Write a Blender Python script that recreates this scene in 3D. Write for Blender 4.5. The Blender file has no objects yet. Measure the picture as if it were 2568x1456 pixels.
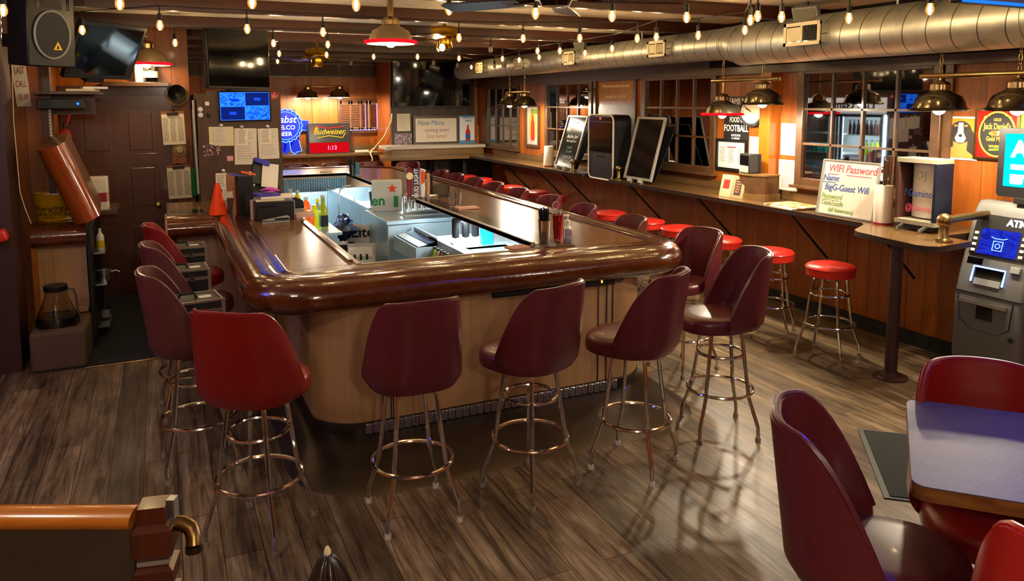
import bpy, math, random
from mathutils import Matrix, Vector
random.seed(7)
EXPO = 2.0
GS = 2**-EXPO      # screens and signs are set for exposure 0
PI = math.pi
SC = bpy.context.scene
COL = SC.collection
R = math.radians

# ------------------------------------------------------------------ camera
FPX, CYP = 1914.25, 465.6
YAW, PIT, ROLL = R(24.70), R(6.306), R(0.13)
CAMH = 2.2
_f = Vector((math.sin(YAW)*math.cos(PIT), math.cos(YAW)*math.cos(PIT), -math.sin(PIT)))
_r0 = Vector((math.cos(YAW), -math.sin(YAW), 0))
_d0 = _f.cross(_r0)
_r = _r0*math.cos(ROLL) + _d0*math.sin(ROLL)
_d = -_r0*math.sin(ROLL) + _d0*math.cos(ROLL)
CAMP = Vector((0, 0, CAMH))

def at(px, py, X=None, Y=None, Z=None):
    """world point where the sight line through an image point meets a plane of the room"""
    v = _r*((px-1284)/FPX) + _d*((py-CYP)/FPX) + _f
    if X is not None: t = X/v.x
    elif Y is not None: t = Y/v.y
    else: t = (Z-CAMH)/v.z
    return CAMP + v*t

cam = bpy.data.cameras.new('camera'); cam_o = bpy.data.objects.new('camera', cam); COL.objects.link(cam_o)
cam.sensor_fit = 'HORIZONTAL'; cam.sensor_width = 36; cam.lens = FPX*36/2568
cam.shift_y = -(728-CYP)/2568; cam.clip_start = .05; cam.clip_end = 100
cam_o.matrix_world = Matrix.Translation(CAMP) @ Matrix((( _r.x, -_d.x, -_f.x), (_r.y, -_d.y, -_f.y), (_r.z, -_d.z, -_f.z))).to_4x4()
SC.camera = cam_o

# ------------------------------------------------------------------ mesh builder
class MB:
    def __init__(s): s.v = []; s.f = []; s.m = []; s.cur = 0
    def add(s, vs, fs):
        b = len(s.v); s.v += [tuple(v) for v in vs]
        for f in fs: s.f.append(tuple(b+i for i in f)); s.m.append(s.cur)
        return s
    def box(s, c, d, rz=0, rot=None):
        hx, hy, hz = d[0]/2, d[1]/2, d[2]/2
        M = rot if rot is not None else Matrix.Rotation(rz, 3, 'Z')
        c = Vector(c)
        vs = [c + M @ Vector((x*hx, y*hy, z*hz)) for x in (-1, 1) for y in (-1, 1) for z in (-1, 1)]
        return s.add(vs, [(0,1,3,2), (4,6,7,5), (0,4,5,1), (2,3,7,6), (0,2,6,4), (1,5,7,3)])
    def bx(s, x0, x1, y0, y1, z0, z1):
        return s.box(((x0+x1)/2, (y0+y1)/2, (z0+z1)/2), (abs(x1-x0), abs(y1-y0), abs(z1-z0)))
    def rings(s, rs, closed_ring=True, cap0=True, cap1=True, loop=False):
        n = len(rs[0]); vs = [p for r in rs for p in r]; fs = []
        m = len(rs)
        for i in range(m if loop else m-1):
            a, b = i*n, ((i+1) % m)*n
            for j in range(n if closed_ring else n-1):
                k = (j+1) % n
                fs.append((a+j, a+k, b+k, b+j))
        if not loop and closed_ring:
            if cap0: fs.append(tuple(range(n-1, -1, -1)))
            if cap1: fs.append(tuple((m-1)*n+j for j in range(n)))
        return s.add(vs, fs)
    def lathe(s, prof, n=24, c=(0, 0, 0), ax=None, sx=1, sy=1, cap0=True, cap1=True):
        c = Vector(c); M = Matrix.Identity(3)
        if ax is not None: M = Vector((0, 0, 1)).rotation_difference(Vector(ax)).to_matrix()
        rs = []
        for r, z in prof:
            r = max(r, 1e-4)
            rs.append([c + M @ Vector((r*sx*math.cos(2*PI*j/n), r*sy*math.sin(2*PI*j/n), z)) for j in range(n)])
        return s.rings(rs, True, cap0, cap1)
    def cyl(s, a, b, r, n=12, r2=None):
        a, b = Vector(a), Vector(b); d = b-a
        return s.lathe([(r, 0), (r if r2 is None else r2, d.length)], n, a, d)
    def tube(s, pts, r, n=8, loop=False):
        P = [Vector(p) for p in pts]; m = len(P); rs = []
        up = None
        for i in range(m):
            if loop: t = P[(i+1) % m]-P[i-1]
            else: t = P[min(i+1, m-1)]-P[max(i-1, 0)]
            t.normalize()
            if up is None:
                up = Vector((0, 0, 1)) if abs(t.z) < .9 else Vector((1, 0, 0))
            u = (up - t*up.dot(t)); u.normalize(); up = u
            w = t.cross(u)
            rr = r[i] if isinstance(r, (list, tuple)) else r
            rs.append([P[i] + u*(rr*math.cos(2*PI*j/n)) + w*(rr*math.sin(2*PI*j/n)) for j in range(n)])
        return s.rings(rs, True, True, True, loop)
    def prism(s, poly, a, b, fn):
        """poly: 2-D outline; fn(u, v, h) -> point; from h=a to h=b"""
        n = len(poly)
        vs = [fn(u, v, a) for u, v in poly] + [fn(u, v, b) for u, v in poly]
        fs = [tuple(range(n-1, -1, -1)), tuple(range(n, 2*n))] + [(i, (i+1) % n, n+(i+1) % n, n+i) for i in range(n)]
        return s.add(vs, fs)
    def plate(s, poly, z0, z1): return s.prism(poly, z0, z1, lambda u, v, h: (u, v, h))
    def ell(s, c, d, n=14, m=8):
        return s.lathe([(math.sin(PI*i/m), -math.cos(PI*i/m)) for i in range(m+1)], n, (0, 0, 0)).tail(n*(m+1), c, d)
    def tail(s, k, c, d):
        for i in range(len(s.v)-k, len(s.v)):
            x, y, z = s.v[i]; s.v[i] = (c[0]+x*d[0], c[1]+y*d[1], c[2]+z*d[2])
        return s
    def xf(s, M, start=0):
        for i in range(start, len(s.v)): s.v[i] = tuple(M @ Vector(s.v[i]))
        return s
    def build(s, name, mat, parent=None, bev=0, seg=2, smooth=40, label=None):
        me = bpy.data.meshes.new(name); me.from_pydata(s.v, [], s.f); 
        for m in (mat if isinstance(mat, (list, tuple)) else [mat]): me.materials.append(m)
        if any(s.m): me.polygons.foreach_set('material_index', s.m)
        me.validate(); me.update()
        import bmesh as _b
        bm = _b.new(); bm.from_mesh(me); _b.ops.recalc_face_normals(bm, faces=bm.faces); bm.to_mesh(me); bm.free()
        if smooth:
            me.polygons.foreach_set('use_smooth', [True]*len(me.polygons)); me.set_sharp_from_angle(angle=R(smooth))
        o = bpy.data.objects.new(name, me); COL.objects.link(o)
        if parent: o.parent = parent
        if bev:
            b = o.modifiers.new('bevel', 'BEVEL'); b.width = bev; b.segments = seg; b.limit_method = 'ANGLE'; b.angle_limit = R(50)
        if label: o['label'] = label
        return o

def rrect(w, h, r, n=5, cx=0, cy=0):
    pts = []
    for (sx, sy, a0) in ((1, 1, 0), (-1, 1, 90), (-1, -1, 180), (1, -1, 270)):
        for i in range(n+1):
            a = R(a0+90*i/n)
            pts.append((cx+sx*(w/2-r)+r*math.cos(a), cy+sy*(h/2-r)+r*math.sin(a)))
    return pts

def face(nx, ny, tilt=0, roll=0):
    """rotation whose local z looks along (nx, ny), local y is up, local x runs to the viewer's right"""
    n = Vector((nx, ny, 0)).normalized(); up = Vector((0, 0, 1)); rt = up.cross(n)
    M = Matrix(((rt.x, up.x, n.x), (rt.y, up.y, n.y), (rt.z, up.z, n.z)))
    return M @ Matrix.Rotation(R(tilt), 3, 'X') @ Matrix.Rotation(R(roll), 3, 'Z')

def tag(o, label, cat, group=None, kind=None):
    o['label'] = label; o['category'] = cat
    if group: o['group'] = group
    if kind: o['kind'] = kind
    return o
def T(name, label, cat, loc=(0, 0, 0), rz=0, group=None, rot=None):
    o = bpy.data.objects.new(name, None); COL.objects.link(o); o.empty_display_size = .05
    M = rot.to_4x4() if rot is not None else Matrix.Rotation(rz, 4, 'Z')
    o.matrix_world = Matrix.Translation(Vector(loc)) @ M
    return tag(o, label, cat, group)
def ST(o): o['kind'] = 'structure'; return o
def dup(root, loc, rz=None, label=None, group=None, rot=None):
    r = root.copy(); COL.objects.link(r)
    M = rot.to_4x4() if rot is not None else (Matrix.Rotation(rz, 4, 'Z') if rz is not None else root.matrix_world.to_3x3().to_4x4())
    r.matrix_world = Matrix.Translation(Vector(loc)) @ M
    if label: r['label'] = label
    if group: r['group'] = group
    for ch in [o for o in KIDS(root)]:
        c = ch.copy(); COL.objects.link(c); c.parent = r
        for g in KIDS(ch):
            d = g.copy(); COL.objects.link(d); d.parent = c
    return r
def KIDS(o): return list(o.children)
def at_w(o, loc, rot=None, rz=0):
    M = rot.to_4x4() if rot is not None else Matrix.Rotation(rz, 4, 'Z')
    o.matrix_world = Matrix.Translation(Vector(loc)) @ M
    return o

def text(name, body, size, mat, parent, loc=(0, 0, 0), sx=1, shear=0, ext=.001, align='CENTER', rot=None, bold=0, space=1, label=None):
    c = bpy.data.curves.new(name, 'FONT'); c.body = body; c.size = size; c.shear = shear; c.extrude = ext; c.offset = bold
    c.align_x = align; c.align_y = 'CENTER'; c.space_character = space; c.resolution_u = 3
    t = bpy.data.objects.new(name, c); COL.objects.link(t)
    bpy.context.view_layer.update()
    me = bpy.data.meshes.new_from_object(t.evaluated_get(bpy.context.evaluated_depsgraph_get()))
    COL.objects.unlink(t); bpy.data.objects.remove(t); bpy.data.curves.remove(c)
    me.materials.clear(); me.materials.append(mat)
    o = bpy.data.objects.new(name, me); COL.objects.link(o)
    o.parent = parent
    M = (rot.to_4x4() if rot is not None else Matrix.Identity(4))
    o.matrix_local = Matrix.Translation(Vector(loc)) @ M @ Matrix.Diagonal((sx, 1, 1, 1))
    if label: o['label'] = label
    return o

# ------------------------------------------------------------------ materials
def lin(h):
    h = h.lstrip('#'); out = []
    for i in (0, 2, 4):
        c = int(h[i:i+2], 16)/255
        out.append(c/12.92 if c <= .04045 else ((c+.055)/1.055)**2.4)
    return (*out, 1)
class NT:
    def __init__(s, name):
        s.m = bpy.data.materials.new(name); s.m.use_nodes = True; s.t = s.m.node_tree
        s.b = s.t.nodes['Principled BSDF']
    def n(s, ty, **k):
        o = s.t.nodes.new(ty)
        for a, v in k.items(): setattr(o, a, v)
        return o
    def l(s, a, b): s.t.links.new(a, b)
    def math(s, op, a, b=None, c=None):
        o = s.n('ShaderNodeMath', operation=op)
        for i, x in enumerate((a, b, c)):
            if x is None: continue
            if isinstance(x, (int, float)): o.inputs[i].default_value = x
            else: s.l(x, o.inputs[i])
        return o.outputs[0]
    def mix(s, fac, a, b, bt='MIX'):
        o = s.n('ShaderNodeMix', data_type='RGBA', blend_type=bt)
        for i, x in ((0, fac), (6, a), (7, b)):
            if isinstance(x, (int, float)): o.inputs[i].default_value = x
            elif isinstance(x, tuple): o.inputs[i].default_value = x
            else: s.l(x, o.inputs[i])
        return o.outputs[2]
    def coord(s, kind='Object', scale=(1, 1, 1), rot=(0, 0, 0)):
        c = s.n('ShaderNodeTexCoord'); m = s.n('ShaderNodeMapping')
        m.inputs['Scale'].default_value = scale; m.inputs['Rotation'].default_value = rot
        s.l(c.outputs[kind], m.inputs[0]); return m.outputs[0]
    def noise(s, vec, scale=5, detail=4, rough=.55, dist=0):
        o = s.n('ShaderNodeTexNoise'); s.l(vec, o.inputs['Vector'])
        o.inputs['Scale'].default_value = scale; o.inputs['Detail'].default_value = detail
        o.inputs['Roughness'].default_value = rough; o.inputs['Distortion'].default_value = dist
        return o.outputs['Fac']
    def ramp(s, fac, stops):
        o = s.n('ShaderNodeValToRGB'); e = o.color_ramp.elements
        while len(e) < len(stops): e.new(.5)
        for i, (p, c) in enumerate(stops): e[i].position = p; e[i].color = c
        s.l(fac, o.inputs[0]); return o.outputs[0]
    def bump(s, h, strength=.3, dist=.01):
        o = s.n('ShaderNodeBump'); o.inputs['Strength'].default_value = strength; o.inputs['Distance'].default_value = dist
        s.l(h, o.inputs['Height']); s.l(o.outputs[0], s.b.inputs['Normal'])
    def set(s, **k):
        for a, v in k.items():
            i = s.b.inputs[a.replace('_', ' ')]
            if isinstance(v, (int, float, tuple)): i.default_value = v
            else: s.l(v, i)
        return s
def mat(name, col, rough=.5, metal=0, coat=0, spec=.5, emit=None, es=0, trans=0, ior=1.45, alpha=1, var=0, vs=8, bump=0):
    k = NT(name); c = lin(col)
    k.set(Base_Color=c, Roughness=rough, Metallic=metal, Coat_Weight=coat, Specular_IOR_Level=spec, Transmission_Weight=trans, IOR=ior, Alpha=alpha)
    k.b.inputs['Coat Roughness'].default_value = .08
    if var or bump:
        f = k.noise(k.coord(), vs, 5)
        if var: k.set(Base_Color=k.ramp(f, [(.3, tuple(x*(1-var) for x in c[:3])+(1,)), (.7, tuple(min(1, x*(1+var)) for x in c[:3])+(1,))]))
        if bump: k.bump(f, bump, .004)
    if emit: k.set(Emission_Color=lin(emit), Emission_Strength=es*GS)
    return k.m
def glow(name, col, s, sample=False):
    k = NT(name); k.t.nodes.remove(k.b)
    e = k.n('ShaderNodeEmission'); e.inputs[0].default_value = lin(col); e.inputs[1].default_value = s if sample else s*GS
    k.l(e.outputs[0], k.t.nodes['Material Output'].inputs[0])
    if not sample: k.m.cycles.emission_sampling = 'NONE'
    return k.m
def lamp_glass(name, col, s):
    k = NT(name); k.t.nodes.remove(k.b)
    tr = k.n('ShaderNodeBsdfTransparent'); gl = k.n('ShaderNodeBsdfGlossy'); gl.inputs['Roughness'].default_value = .04; em = k.n('ShaderNodeEmission'); em.inputs[0].default_value = lin(col); em.inputs[1].default_value = s
    m = k.n('ShaderNodeMixShader'); m.inputs[0].default_value = .06; k.l(tr.outputs[0], m.inputs[1]); k.l(gl.outputs[0], m.inputs[2])
    a = k.n('ShaderNodeAddShader'); k.l(m.outputs[0], a.inputs[0]); k.l(em.outputs[0], a.inputs[1]); k.l(a.outputs[0], k.t.nodes['Material Output'].inputs[0])
    k.m.cycles.emission_sampling = 'NONE'; return k.m
def wood(name, c1, c2, grain=(1, 1, 12), axis=None, width=.1, groove=.035, rough=.45, coat=0, vary=.25, gdark=.25, gs=3, irregular=0):
    """grain: noise stretch per axis (small along the fibre). axis: board direction index across which boards repeat"""
    k = NT(name); co = k.coord('Object', grain)
    f = k.noise(co, gs, 6, .6, .6); f2 = k.noise(co, gs*6, 4, .6)
    f = k.math('ADD', k.math('MULTIPLY', f, .75), k.math('MULTIPLY', f2, .25))
    col = k.ramp(f, [(.3, lin(c1)), (.7, lin(c2))])
    if axis is not None:
        sp = k.n('ShaderNodeSeparateXYZ'); c = k.n('ShaderNodeTexCoord'); k.l(c.outputs['Object'], sp.inputs[0])
        u = k.math('DIVIDE', sp.outputs[axis], width)
        if irregular: u = k.math('ADD', u, k.math('MULTIPLY', k.math('SINE', k.math('MULTIPLY', u, 2.3)), irregular))
        w = k.n('ShaderNodeTexWhiteNoise', noise_dimensions='1D'); k.l(k.math('FLOOR', u), w.inputs['W'])
        v = k.math('ADD', k.math('MULTIPLY', w.outputs['Value'], 2*vary), 1-vary)
        col = k.mix(1, col, k.math_col(v), 'MULTIPLY')
        g = k.math('LESS_THAN', k.math('FRACT', u), groove)
        col = k.mix(g, col, tuple(x*gdark for x in lin(c1)[:3])+(1,))
        k.bump(k.math('SUBTRACT', 1, g), .5, .006)
    k.set(Base_Color=col, Roughness=rough, Coat_Weight=coat); k.b.inputs['Coat Roughness'].default_value = .12
    return k.m
def _mc(s, v):
    o = s.n('ShaderNodeCombineColor')
    for i in range(3): s.l(v, o.inputs[i])
    return o.outputs[0]
NT.math_col = _mc

def printed(name, paper='f2ead8', ink='55504a', rows=18, amount=.5, mx=.12, my=.1, emit=0, cols=1):
    """paper with rows of small illegible print"""
    k = NT(name); co = k.n('ShaderNodeTexCoord').outputs['Generated']
    sp = k.n('ShaderNodeSeparateXYZ'); k.l(co, sp.inputs[0]); x, y = sp.outputs[0], sp.outputs[1]
    line = k.math('LESS_THAN', k.math('FRACT', k.math('MULTIPLY', y, rows)), .5)
    cb = k.n('ShaderNodeCombineXYZ'); k.l(k.math('MULTIPLY', x, 38), cb.inputs[0]); k.l(k.math('FLOOR', k.math('MULTIPLY', y, rows)), cb.inputs[1])
    nz = k.noise(cb.outputs[0], 1, 2); w = k.math('LESS_THAN', nz, .35+.4*amount)
    cb2 = k.n('ShaderNodeCombineXYZ'); k.l(k.math('FLOOR', k.math('MULTIPLY', y, rows)), cb2.inputs[0])
    wn = k.n('ShaderNodeTexWhiteNoise', noise_dimensions='3D'); k.l(cb2.outputs[0], wn.inputs['Vector'])
    xc = k.math('FRACT', k.math('MULTIPLY', x, cols)) if cols > 1 else x
    lim = k.math('SUBTRACT', 1-mx, k.math('MULTIPLY', wn.outputs['Value'], .28))
    m = k.math('MULTIPLY', k.math('MULTIPLY', line, w), k.math('MULTIPLY', k.math('GREATER_THAN', xc, mx), k.math('LESS_THAN', xc, lim)))
    m = k.math('MULTIPLY', m, k.math('MULTIPLY', k.math('GREATER_THAN', y, my), k.math('LESS_THAN', y, 1-my)))
    k.set(Base_Color=k.mix(k.math('MULTIPLY', m, .8), lin(paper), lin(ink)), Roughness=.7)
    return k.m
# ------------------------------------------------------------------ shared materials
M_plank = wood('plank_wall', '7c3e06', 'b0620e', (1.2, 1.2, .12), None, rough=.38, coat=.15, gs=7)
M_plankY = wood('plank_wall_y', '703506', 'a2560c', (1.6, 1.6, .14), 1, .205, .028, .46, .06, .16, .3, 7, .25)
M_plankX = wood('plank_wall_x', '783c05', 'b0620c', (1.6, 1.6, .14), 0, .19, .03, .46, .06, .16, .3, 7, .25)
M_darkX = wood('plank_dark_x', '2f2014', '4a3320', (1.6, 1.6, .14), 0, .1, .05, .5, 0, .25, .3, 7, .2)
M_beam = wood('beam_wood', '260d08', '4a2014', (.2, 1.6, 1.6), None, rough=.32, coat=.25, gs=5)
M_trim = wood('trim_wood', '33200f', '553820', (1.5, .2, 1.5), None, rough=.4, coat=.2, gs=5)
M_frame = wood('frame_wood', '3a2412', '5e3f22', (1.5, 1.5, 1.5), None, rough=.4, coat=.2, gs=5)
M_oak = wood('oak_laminate', '5d4527', '7f6138', (2, .12, 2), None, rough=.32, coat=.25, gs=6)
M_oakX = wood('oak_laminate_x', '5d4527', '7f6138', (.12, 2, 2), None, rough=.32, coat=.25, gs=6)
M_maple = wood('light_panel', '9c7650', 'b89068', (2.4, 2.4, .1), None, rough=.4, coat=.12, gs=9)
M_post = wood('post_wood', '2a120b', '3d1c11', (2, 2, .15), None, rough=.5, gs=6)
M_rail = wood('rail_wood', '401a09', '6c3211', (2, 2, 2), None, rough=.16, coat=.9, gs=3)
_k = M_rail.node_tree; _b = _k.nodes.new('ShaderNodeBump'); _n = _k.nodes.new('ShaderNodeTexNoise'); _c = _k.nodes.new('ShaderNodeTexCoord'); _n.inputs['Scale'].default_value = 26; _n.inputs['Detail'].default_value = 2; _b.inputs['Strength'].default_value = .12; _b.inputs['Distance'].default_value = .01
_k.links.new(_c.outputs['Object'], _n.inputs['Vector']); _k.links.new(_n.outputs['Fac'], _b.inputs['Height']); _k.links.new(_b.outputs[0], _k.nodes['Principled BSDF'].inputs['Normal']); _k.links.new(_b.outputs[0], _k.nodes['Principled BSDF'].inputs['Coat Normal'])
M_door = wood('door_brown', '45230f', '542c18', (2, 2, .2), None, rough=.34, coat=.3, gs=8)
M_ceil = mat('ceiling_paint', 'd8ccb8', .85, var=.08)
M_chrome = mat('chrome', 'd8d4cc', .12, 1)
M_steel = mat('brushed_steel', 'c4ccd0', .32, 1, var=.08)
M_brass = mat('brass', 'a88e5e', .22, 1)
M_brassd = mat('brass_worn', '8a7044', .32, 1)
M_black = mat('black_plastic', '101012', .42)
M_gloss = mat('black_gloss', '060608', .08, coat=.6)
M_rubber = mat('rubber_black', '18181a', .8)
M_white = mat('white_plastic', 'e8e4dc', .45)
M_grey = mat('grey_plastic', '8c8f8e', .5)
M_paper = mat('paper_white', 'efe9dc', .75, var=.04)
M_cream = mat('paper_cream', 'e6dcae', .75)
M_print = printed('printed_sheet')
M_print2 = printed('printed_sheet_columns', rows=42, cols=3, amount=.75, mx=.08)
M_printr = printed('printed_sheet_red', ink='b05a4a', rows=15, amount=.8, mx=.16)
M_hand = printed('handwritten_sheet', paper='e4dccb', ink='7a756c', rows=14, amount=.35)
M_mirror = mat('mirror_glass', 'b8b8ba', .015, 1)
M_glass = mat('clear_glass', 'ffffff', .03, trans=1, ior=1.45)
M_maroon = mat('maroon_vinyl', '5c1e25', .36, coat=.12, var=.12, vs=3)
M_maroonb = mat('maroon_brown_vinyl', '572826', .36, coat=.12, var=.12, vs=3)
M_red = mat('red_vinyl', 'c0261a', .34, coat=.15, var=.08, vs=3)
M_redd = mat('deep_red_vinyl', '7e1210', .36, coat=.12, var=.1, vs=3)
M_ink = mat('black_ink', '17130f', .7)

def floor_mat():
    k = NT('floor_planks'); c = k.n('ShaderNodeTexCoord'); mp = k.n('ShaderNodeMapping')
    mp.inputs['Rotation'].default_value = (0, 0, R(90)); k.l(c.outputs['Object'], mp.inputs[0])
    b = k.n('ShaderNodeTexBrick'); k.l(mp.outputs[0], b.inputs['Vector']); b.offset = .37
    b.inputs['Color1'].default_value = (.5, .5, .5, 1); b.inputs['Color2'].default_value = (1.2, 1.2, 1.2, 1); b.inputs['Mortar'].default_value = (.12, .1, .09, 1)
    b.inputs['Scale'].default_value = 1; b.inputs['Mortar Size'].default_value = .0022; b.inputs['Brick Width'].default_value = 1.25; b.inputs['Row Height'].default_value = .185
    g = k.noise(k.coord('Object', (7, .55, 1)), 2.2, 8, .68, 1.2)
    bl = k.noise(k.coord('Object', (2.2, .8, 1)), 2.4, 3, .6)
    st = k.noise(k.coord('Object', (26, 1.0, 1)), 2.0, 5, .65)
    f = k.math('ADD', k.math('ADD', k.math('MULTIPLY', g, .55), k.math('MULTIPLY', bl, .25)), k.math('MULTIPLY', st, .2))
    col = k.ramp(f, [(.3, lin('17120d')), (.42, lin('463828')), (.52, lin('7e694e')), (.66, lin('b09f7e'))])
    col = k.mix(1, col, b.outputs['Color'], 'MULTIPLY')
    k.set(Base_Color=col, Roughness=k.ramp(f, [(.3, (.42,)*3+(1,)), (.7, (.3,)*3+(1,))]), Specular_IOR_Level=.45)
    k.bump(k.math('SUBTRACT', f, k.math('MULTIPLY', b.outputs['Fac'], .6)), .22, .006)
    return k.m
M_floor = floor_mat()

# ------------------------------------------------------------------ room shell
XL, XR, YB, YF, ZC, ZB = -3.2, 6.1, 16.0, -2.6, 3.09, 2.97
def S(name, mb, m, **k): return ST(mb.build(name, m, **k))
S('floor', MB().bx(XL-.2, XR+.2, YF-.2, YB+.2, -.1, 0), M_floor)
S('ceiling', MB().bx(XL-.2, XR+.2, YF-.2, YB+.2, ZC, ZC+.1), M_ceil)
S('wall_right', MB().bx(XR, XR+.15, YF, YB, 0, ZC), M_plankY)
S('wall_back', MB().bx(XL, XR, YB, YB+.15, 0, ZC), M_plankX)
S('wall_front', MB().bx(XL, XR, YF-.15, YF, 0, ZC), M_plankX)
S('wall_left', MB().bx(XL-.15, XL, YF, 8.2, 0, ZC), M_plankY)
S('wall_left_stub', MB().bx(XL, -.93, 8.15, 8.25, 0, ZC), M_plankX)
S('wall_left_nook', MB().bx(-1.12, -1.0, 8.25, 9.66, 0, ZC), M_plankY)
S('wall_left_door', MB().bx(-1.12, .33, 9.66, 9.8, 0, ZC), M_plankX)
S('wall_left_back', MB().bx(.2, .33, 9.8, YB, 0, ZC), M_plankY)
S('trim_1', MB().bx(-1.85, -1.12, 7.2, 7.62, 0, ZC), M_post)                                   # dark square post
S('trim_2', MB().bx(-.95, -.89, 8.1, 8.25, 1.25, ZC), M_trim)
# beams
for i, y in enumerate((2.56, 4.1, 5.66, 7.2, 8.77, 10.3, 11.85, 13.4, 14.9)):
    S('trim_%d' % (i+3), MB().bx(XL, XR, y-.02, y+.04, ZB, ZC), M_beam)
S('trim_12', MB().bx(XR-.07, XR, YF, YB, 2.5, 2.585), M_trim)                                     # ledge along the long wall
S('trim_13', MB().bx(XR-.03, XR, YF, YB, 2.585, ZC), M_rubber)
S('trim_15', MB().bx(XR-.05, XR, 7.45, YB, 2.585, 2.78), M_trim)
S('baseboard_right', MB().bx(XR-.02, XR, YF, YB, 0, .13), M_rubber)
S('trim_14', MB().bx(.33, 4.6, YB-.06, YB, 2.95, 3.02).bx(.33, 4.6, YB-.03, YB, 2.69, 2.72), M_trim)
S('wall_back_upper', MB().bx(.33, 4.6, YB-.03, YB-.005, 2.72, 2.95), M_darkX)
# box-out at the end of the room that carries the big television
BX0, BY = 4.0, 14.95
S('wall_back_box', MB().bx(4.22, XR, BY, YB, 0, ZC), wood('plank_box', '2d2013', '4a3722', (1.6, 1.6, .14), 0, .085, .05, .5, 0, .25, .3, 7, .2))
S('wall_back_box_side', MB().bx(4.195, 4.22, BY, YB, 0, ZC), M_plankY)
S('trim_16', MB().bx(6.0, 6.06, BY-.04, BY, 1.35, ZC), M_plank)

# ------------------------------------------------------------------ door at the end of the service passage
dr = T('door_1', 'dark brown six-panel door', 'door', (-.42, 9.64, 0)); del dr['category']; ST(dr)
dz = 2.28
mb = MB().bx(-.46, .46, -.02, .02, 0, dz)
mb.build('door_leaf', M_door, dr)
for x in (-.22, .22):
    for z0, z1 in ((1.62, 2.12), (.98, 1.5), (.16, .84)):
        m2 = MB()
        a = [(x-.16, z0), (x+.16, z0), (x+.16, z1), (x-.16, z1)]; b = [(x-.115, z0+.045), (x+.115, z0+.045), (x+.115, z1-.045), (x-.115, z1-.045)]
        m2.rings([[(u, -.021, v) for u, v in a], [(u, -.006, v) for u, v in [(x-.14, z0+.02), (x+.14, z0+.02), (x+.14, z1-.02), (x-.14, z1-.02)]], [(u, -.024, v) for u, v in b]], True, False, True)
        m2.build('door_panel', M_door, dr, smooth=0)
k = MB().lathe([(.03, 0), (.032, .008), (.014, .014), (.012, .035), (.03, .05), (.034, .065), (.026, .08), (.0, .084)], 18, (.36, -.02, 1.03), (0, -1, 0)); k.build('door_handle', M_brass, dr, label='brass door knob')
MB().bx(-.56, -.46, -.03, .02, 0, dz+.1).bx(.46, .56, -.03, .02, 0, dz+.1).bx(-.46, .46, -.03, .02, dz, dz+.1).build('door_frame', M_door, dr)

# ------------------------------------------------------------------ dark carpet of the passage with its threshold strip
c = MB().bx(-.98, .6, 7.1, 9.62, 0.0, .012).build('carpet', mat('carpet_charcoal', '1b1d22', .95, var=.35, vs=180)); tag(c, 'charcoal carpet on the passage floor leading to the brown door', 'carpet')
c = MB().bx(-.66, -.02, 7.06, 7.1, 0, .014).build('threshold_strip', M_brass, bev=.004); tag(c, 'thin brass threshold strip along the edge of the charcoal carpet', 'threshold strip')
# ------------------------------------------------------------------ the bar
BT = 1.13
def bar_mat():
    k = NT('bar_laminate'); g = k.noise(k.coord('Object', (1, 1, 1)), 55, 5, .7, .3); g2 = k.noise(k.coord('Object', (6, 20, 1)), 5, 4, .6)
    f = k.math('ADD', k.math('MULTIPLY', g, .6), k.math('MULTIPLY', g2, .4))
    k.set(Base_Color=k.ramp(f, [(.32, lin('3c2413')), (.5, lin('6f4a2a')), (.68, lin('98724a'))]), Roughness=.22, Coat_Weight=.05, Specular_IOR_Level=.32)
    k.b.inputs['Coat Roughness'].default_value = .05
    return k.m
M_bartop = bar_mat()
bar = T('bar_counter', 'long U-shaped bar with glossy brown top, rounded wooden rail and light panelled front', 'bar')
IX0, IX1, IY0, IY1 = .69, 3.38, 4.76, 12.5        # inner lip of the rail
WX0, WX1, WY0, WY1 = 1.17, 2.53, 4.95, 11.5        # opening over the bartenders' well
RETY = 7.9
tb = .04
def top(name, poly, m=None): MB().plate(poly, BT-tb, BT).build(name, m or M_bartop, bar, bev=.004)
def arc(cx, cy, r, a0, a1, n=8): return [(cx+r*math.cos(R(a0+(a1-a0)*i/n)), cy+r*math.sin(R(a0+(a1-a0)*i/n))) for i in range(n+1)]
RC = .16
front = arc(IX0+RC, IY0+RC, RC, 180, 270) + arc(IX1-RC, IY0+RC, RC, 270, 360) + [(IX1, WY0), (IX0, WY0)]
top('countertop', front)
top('countertop', [(WX1, WY0), (IX1, WY0), (IX1, IY1-.5), (IX1-.5, IY1), (WX1, IY1)])
top('countertop', [(.9, WY1), (WX1, WY1), (WX1, IY1), (.9, IY1)])
top('countertop', [(IX0, WY0), (WX0, WY0), (WX0, 7.1), (1.16, 8.88), (.02, 8.88), (.02, RETY), (IX0, RETY)])
# inner step of the top along the well
MB().bx(WX0-.06, WX0-.03, WY0+.1, 7.0, BT, BT+.012).build('countertop_lip', M_rail, bar)
MB().bx(WX1, WX1+.03, WY0, WY1, BT-.042, BT+.004).bx(WX0-.03, WX0, WY0, 7.1, BT-.07, BT+.004).bx(WX0, WX1, WY0-.03, WY0, BT-.07, BT+.004).bx(.9, WX1, WY1, WY1+.03, BT-.07, BT+.004).build('countertop_edge', mat('edge_metal', 'a09484', .35, .15), bar)
MB().bx(WX1+.03, WX1+.2, WY0+.1, 8.2, BT, BT+.004).build('drip_strip', mat('drip_strip', '4a3a30', .2, .4), bar)
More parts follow.
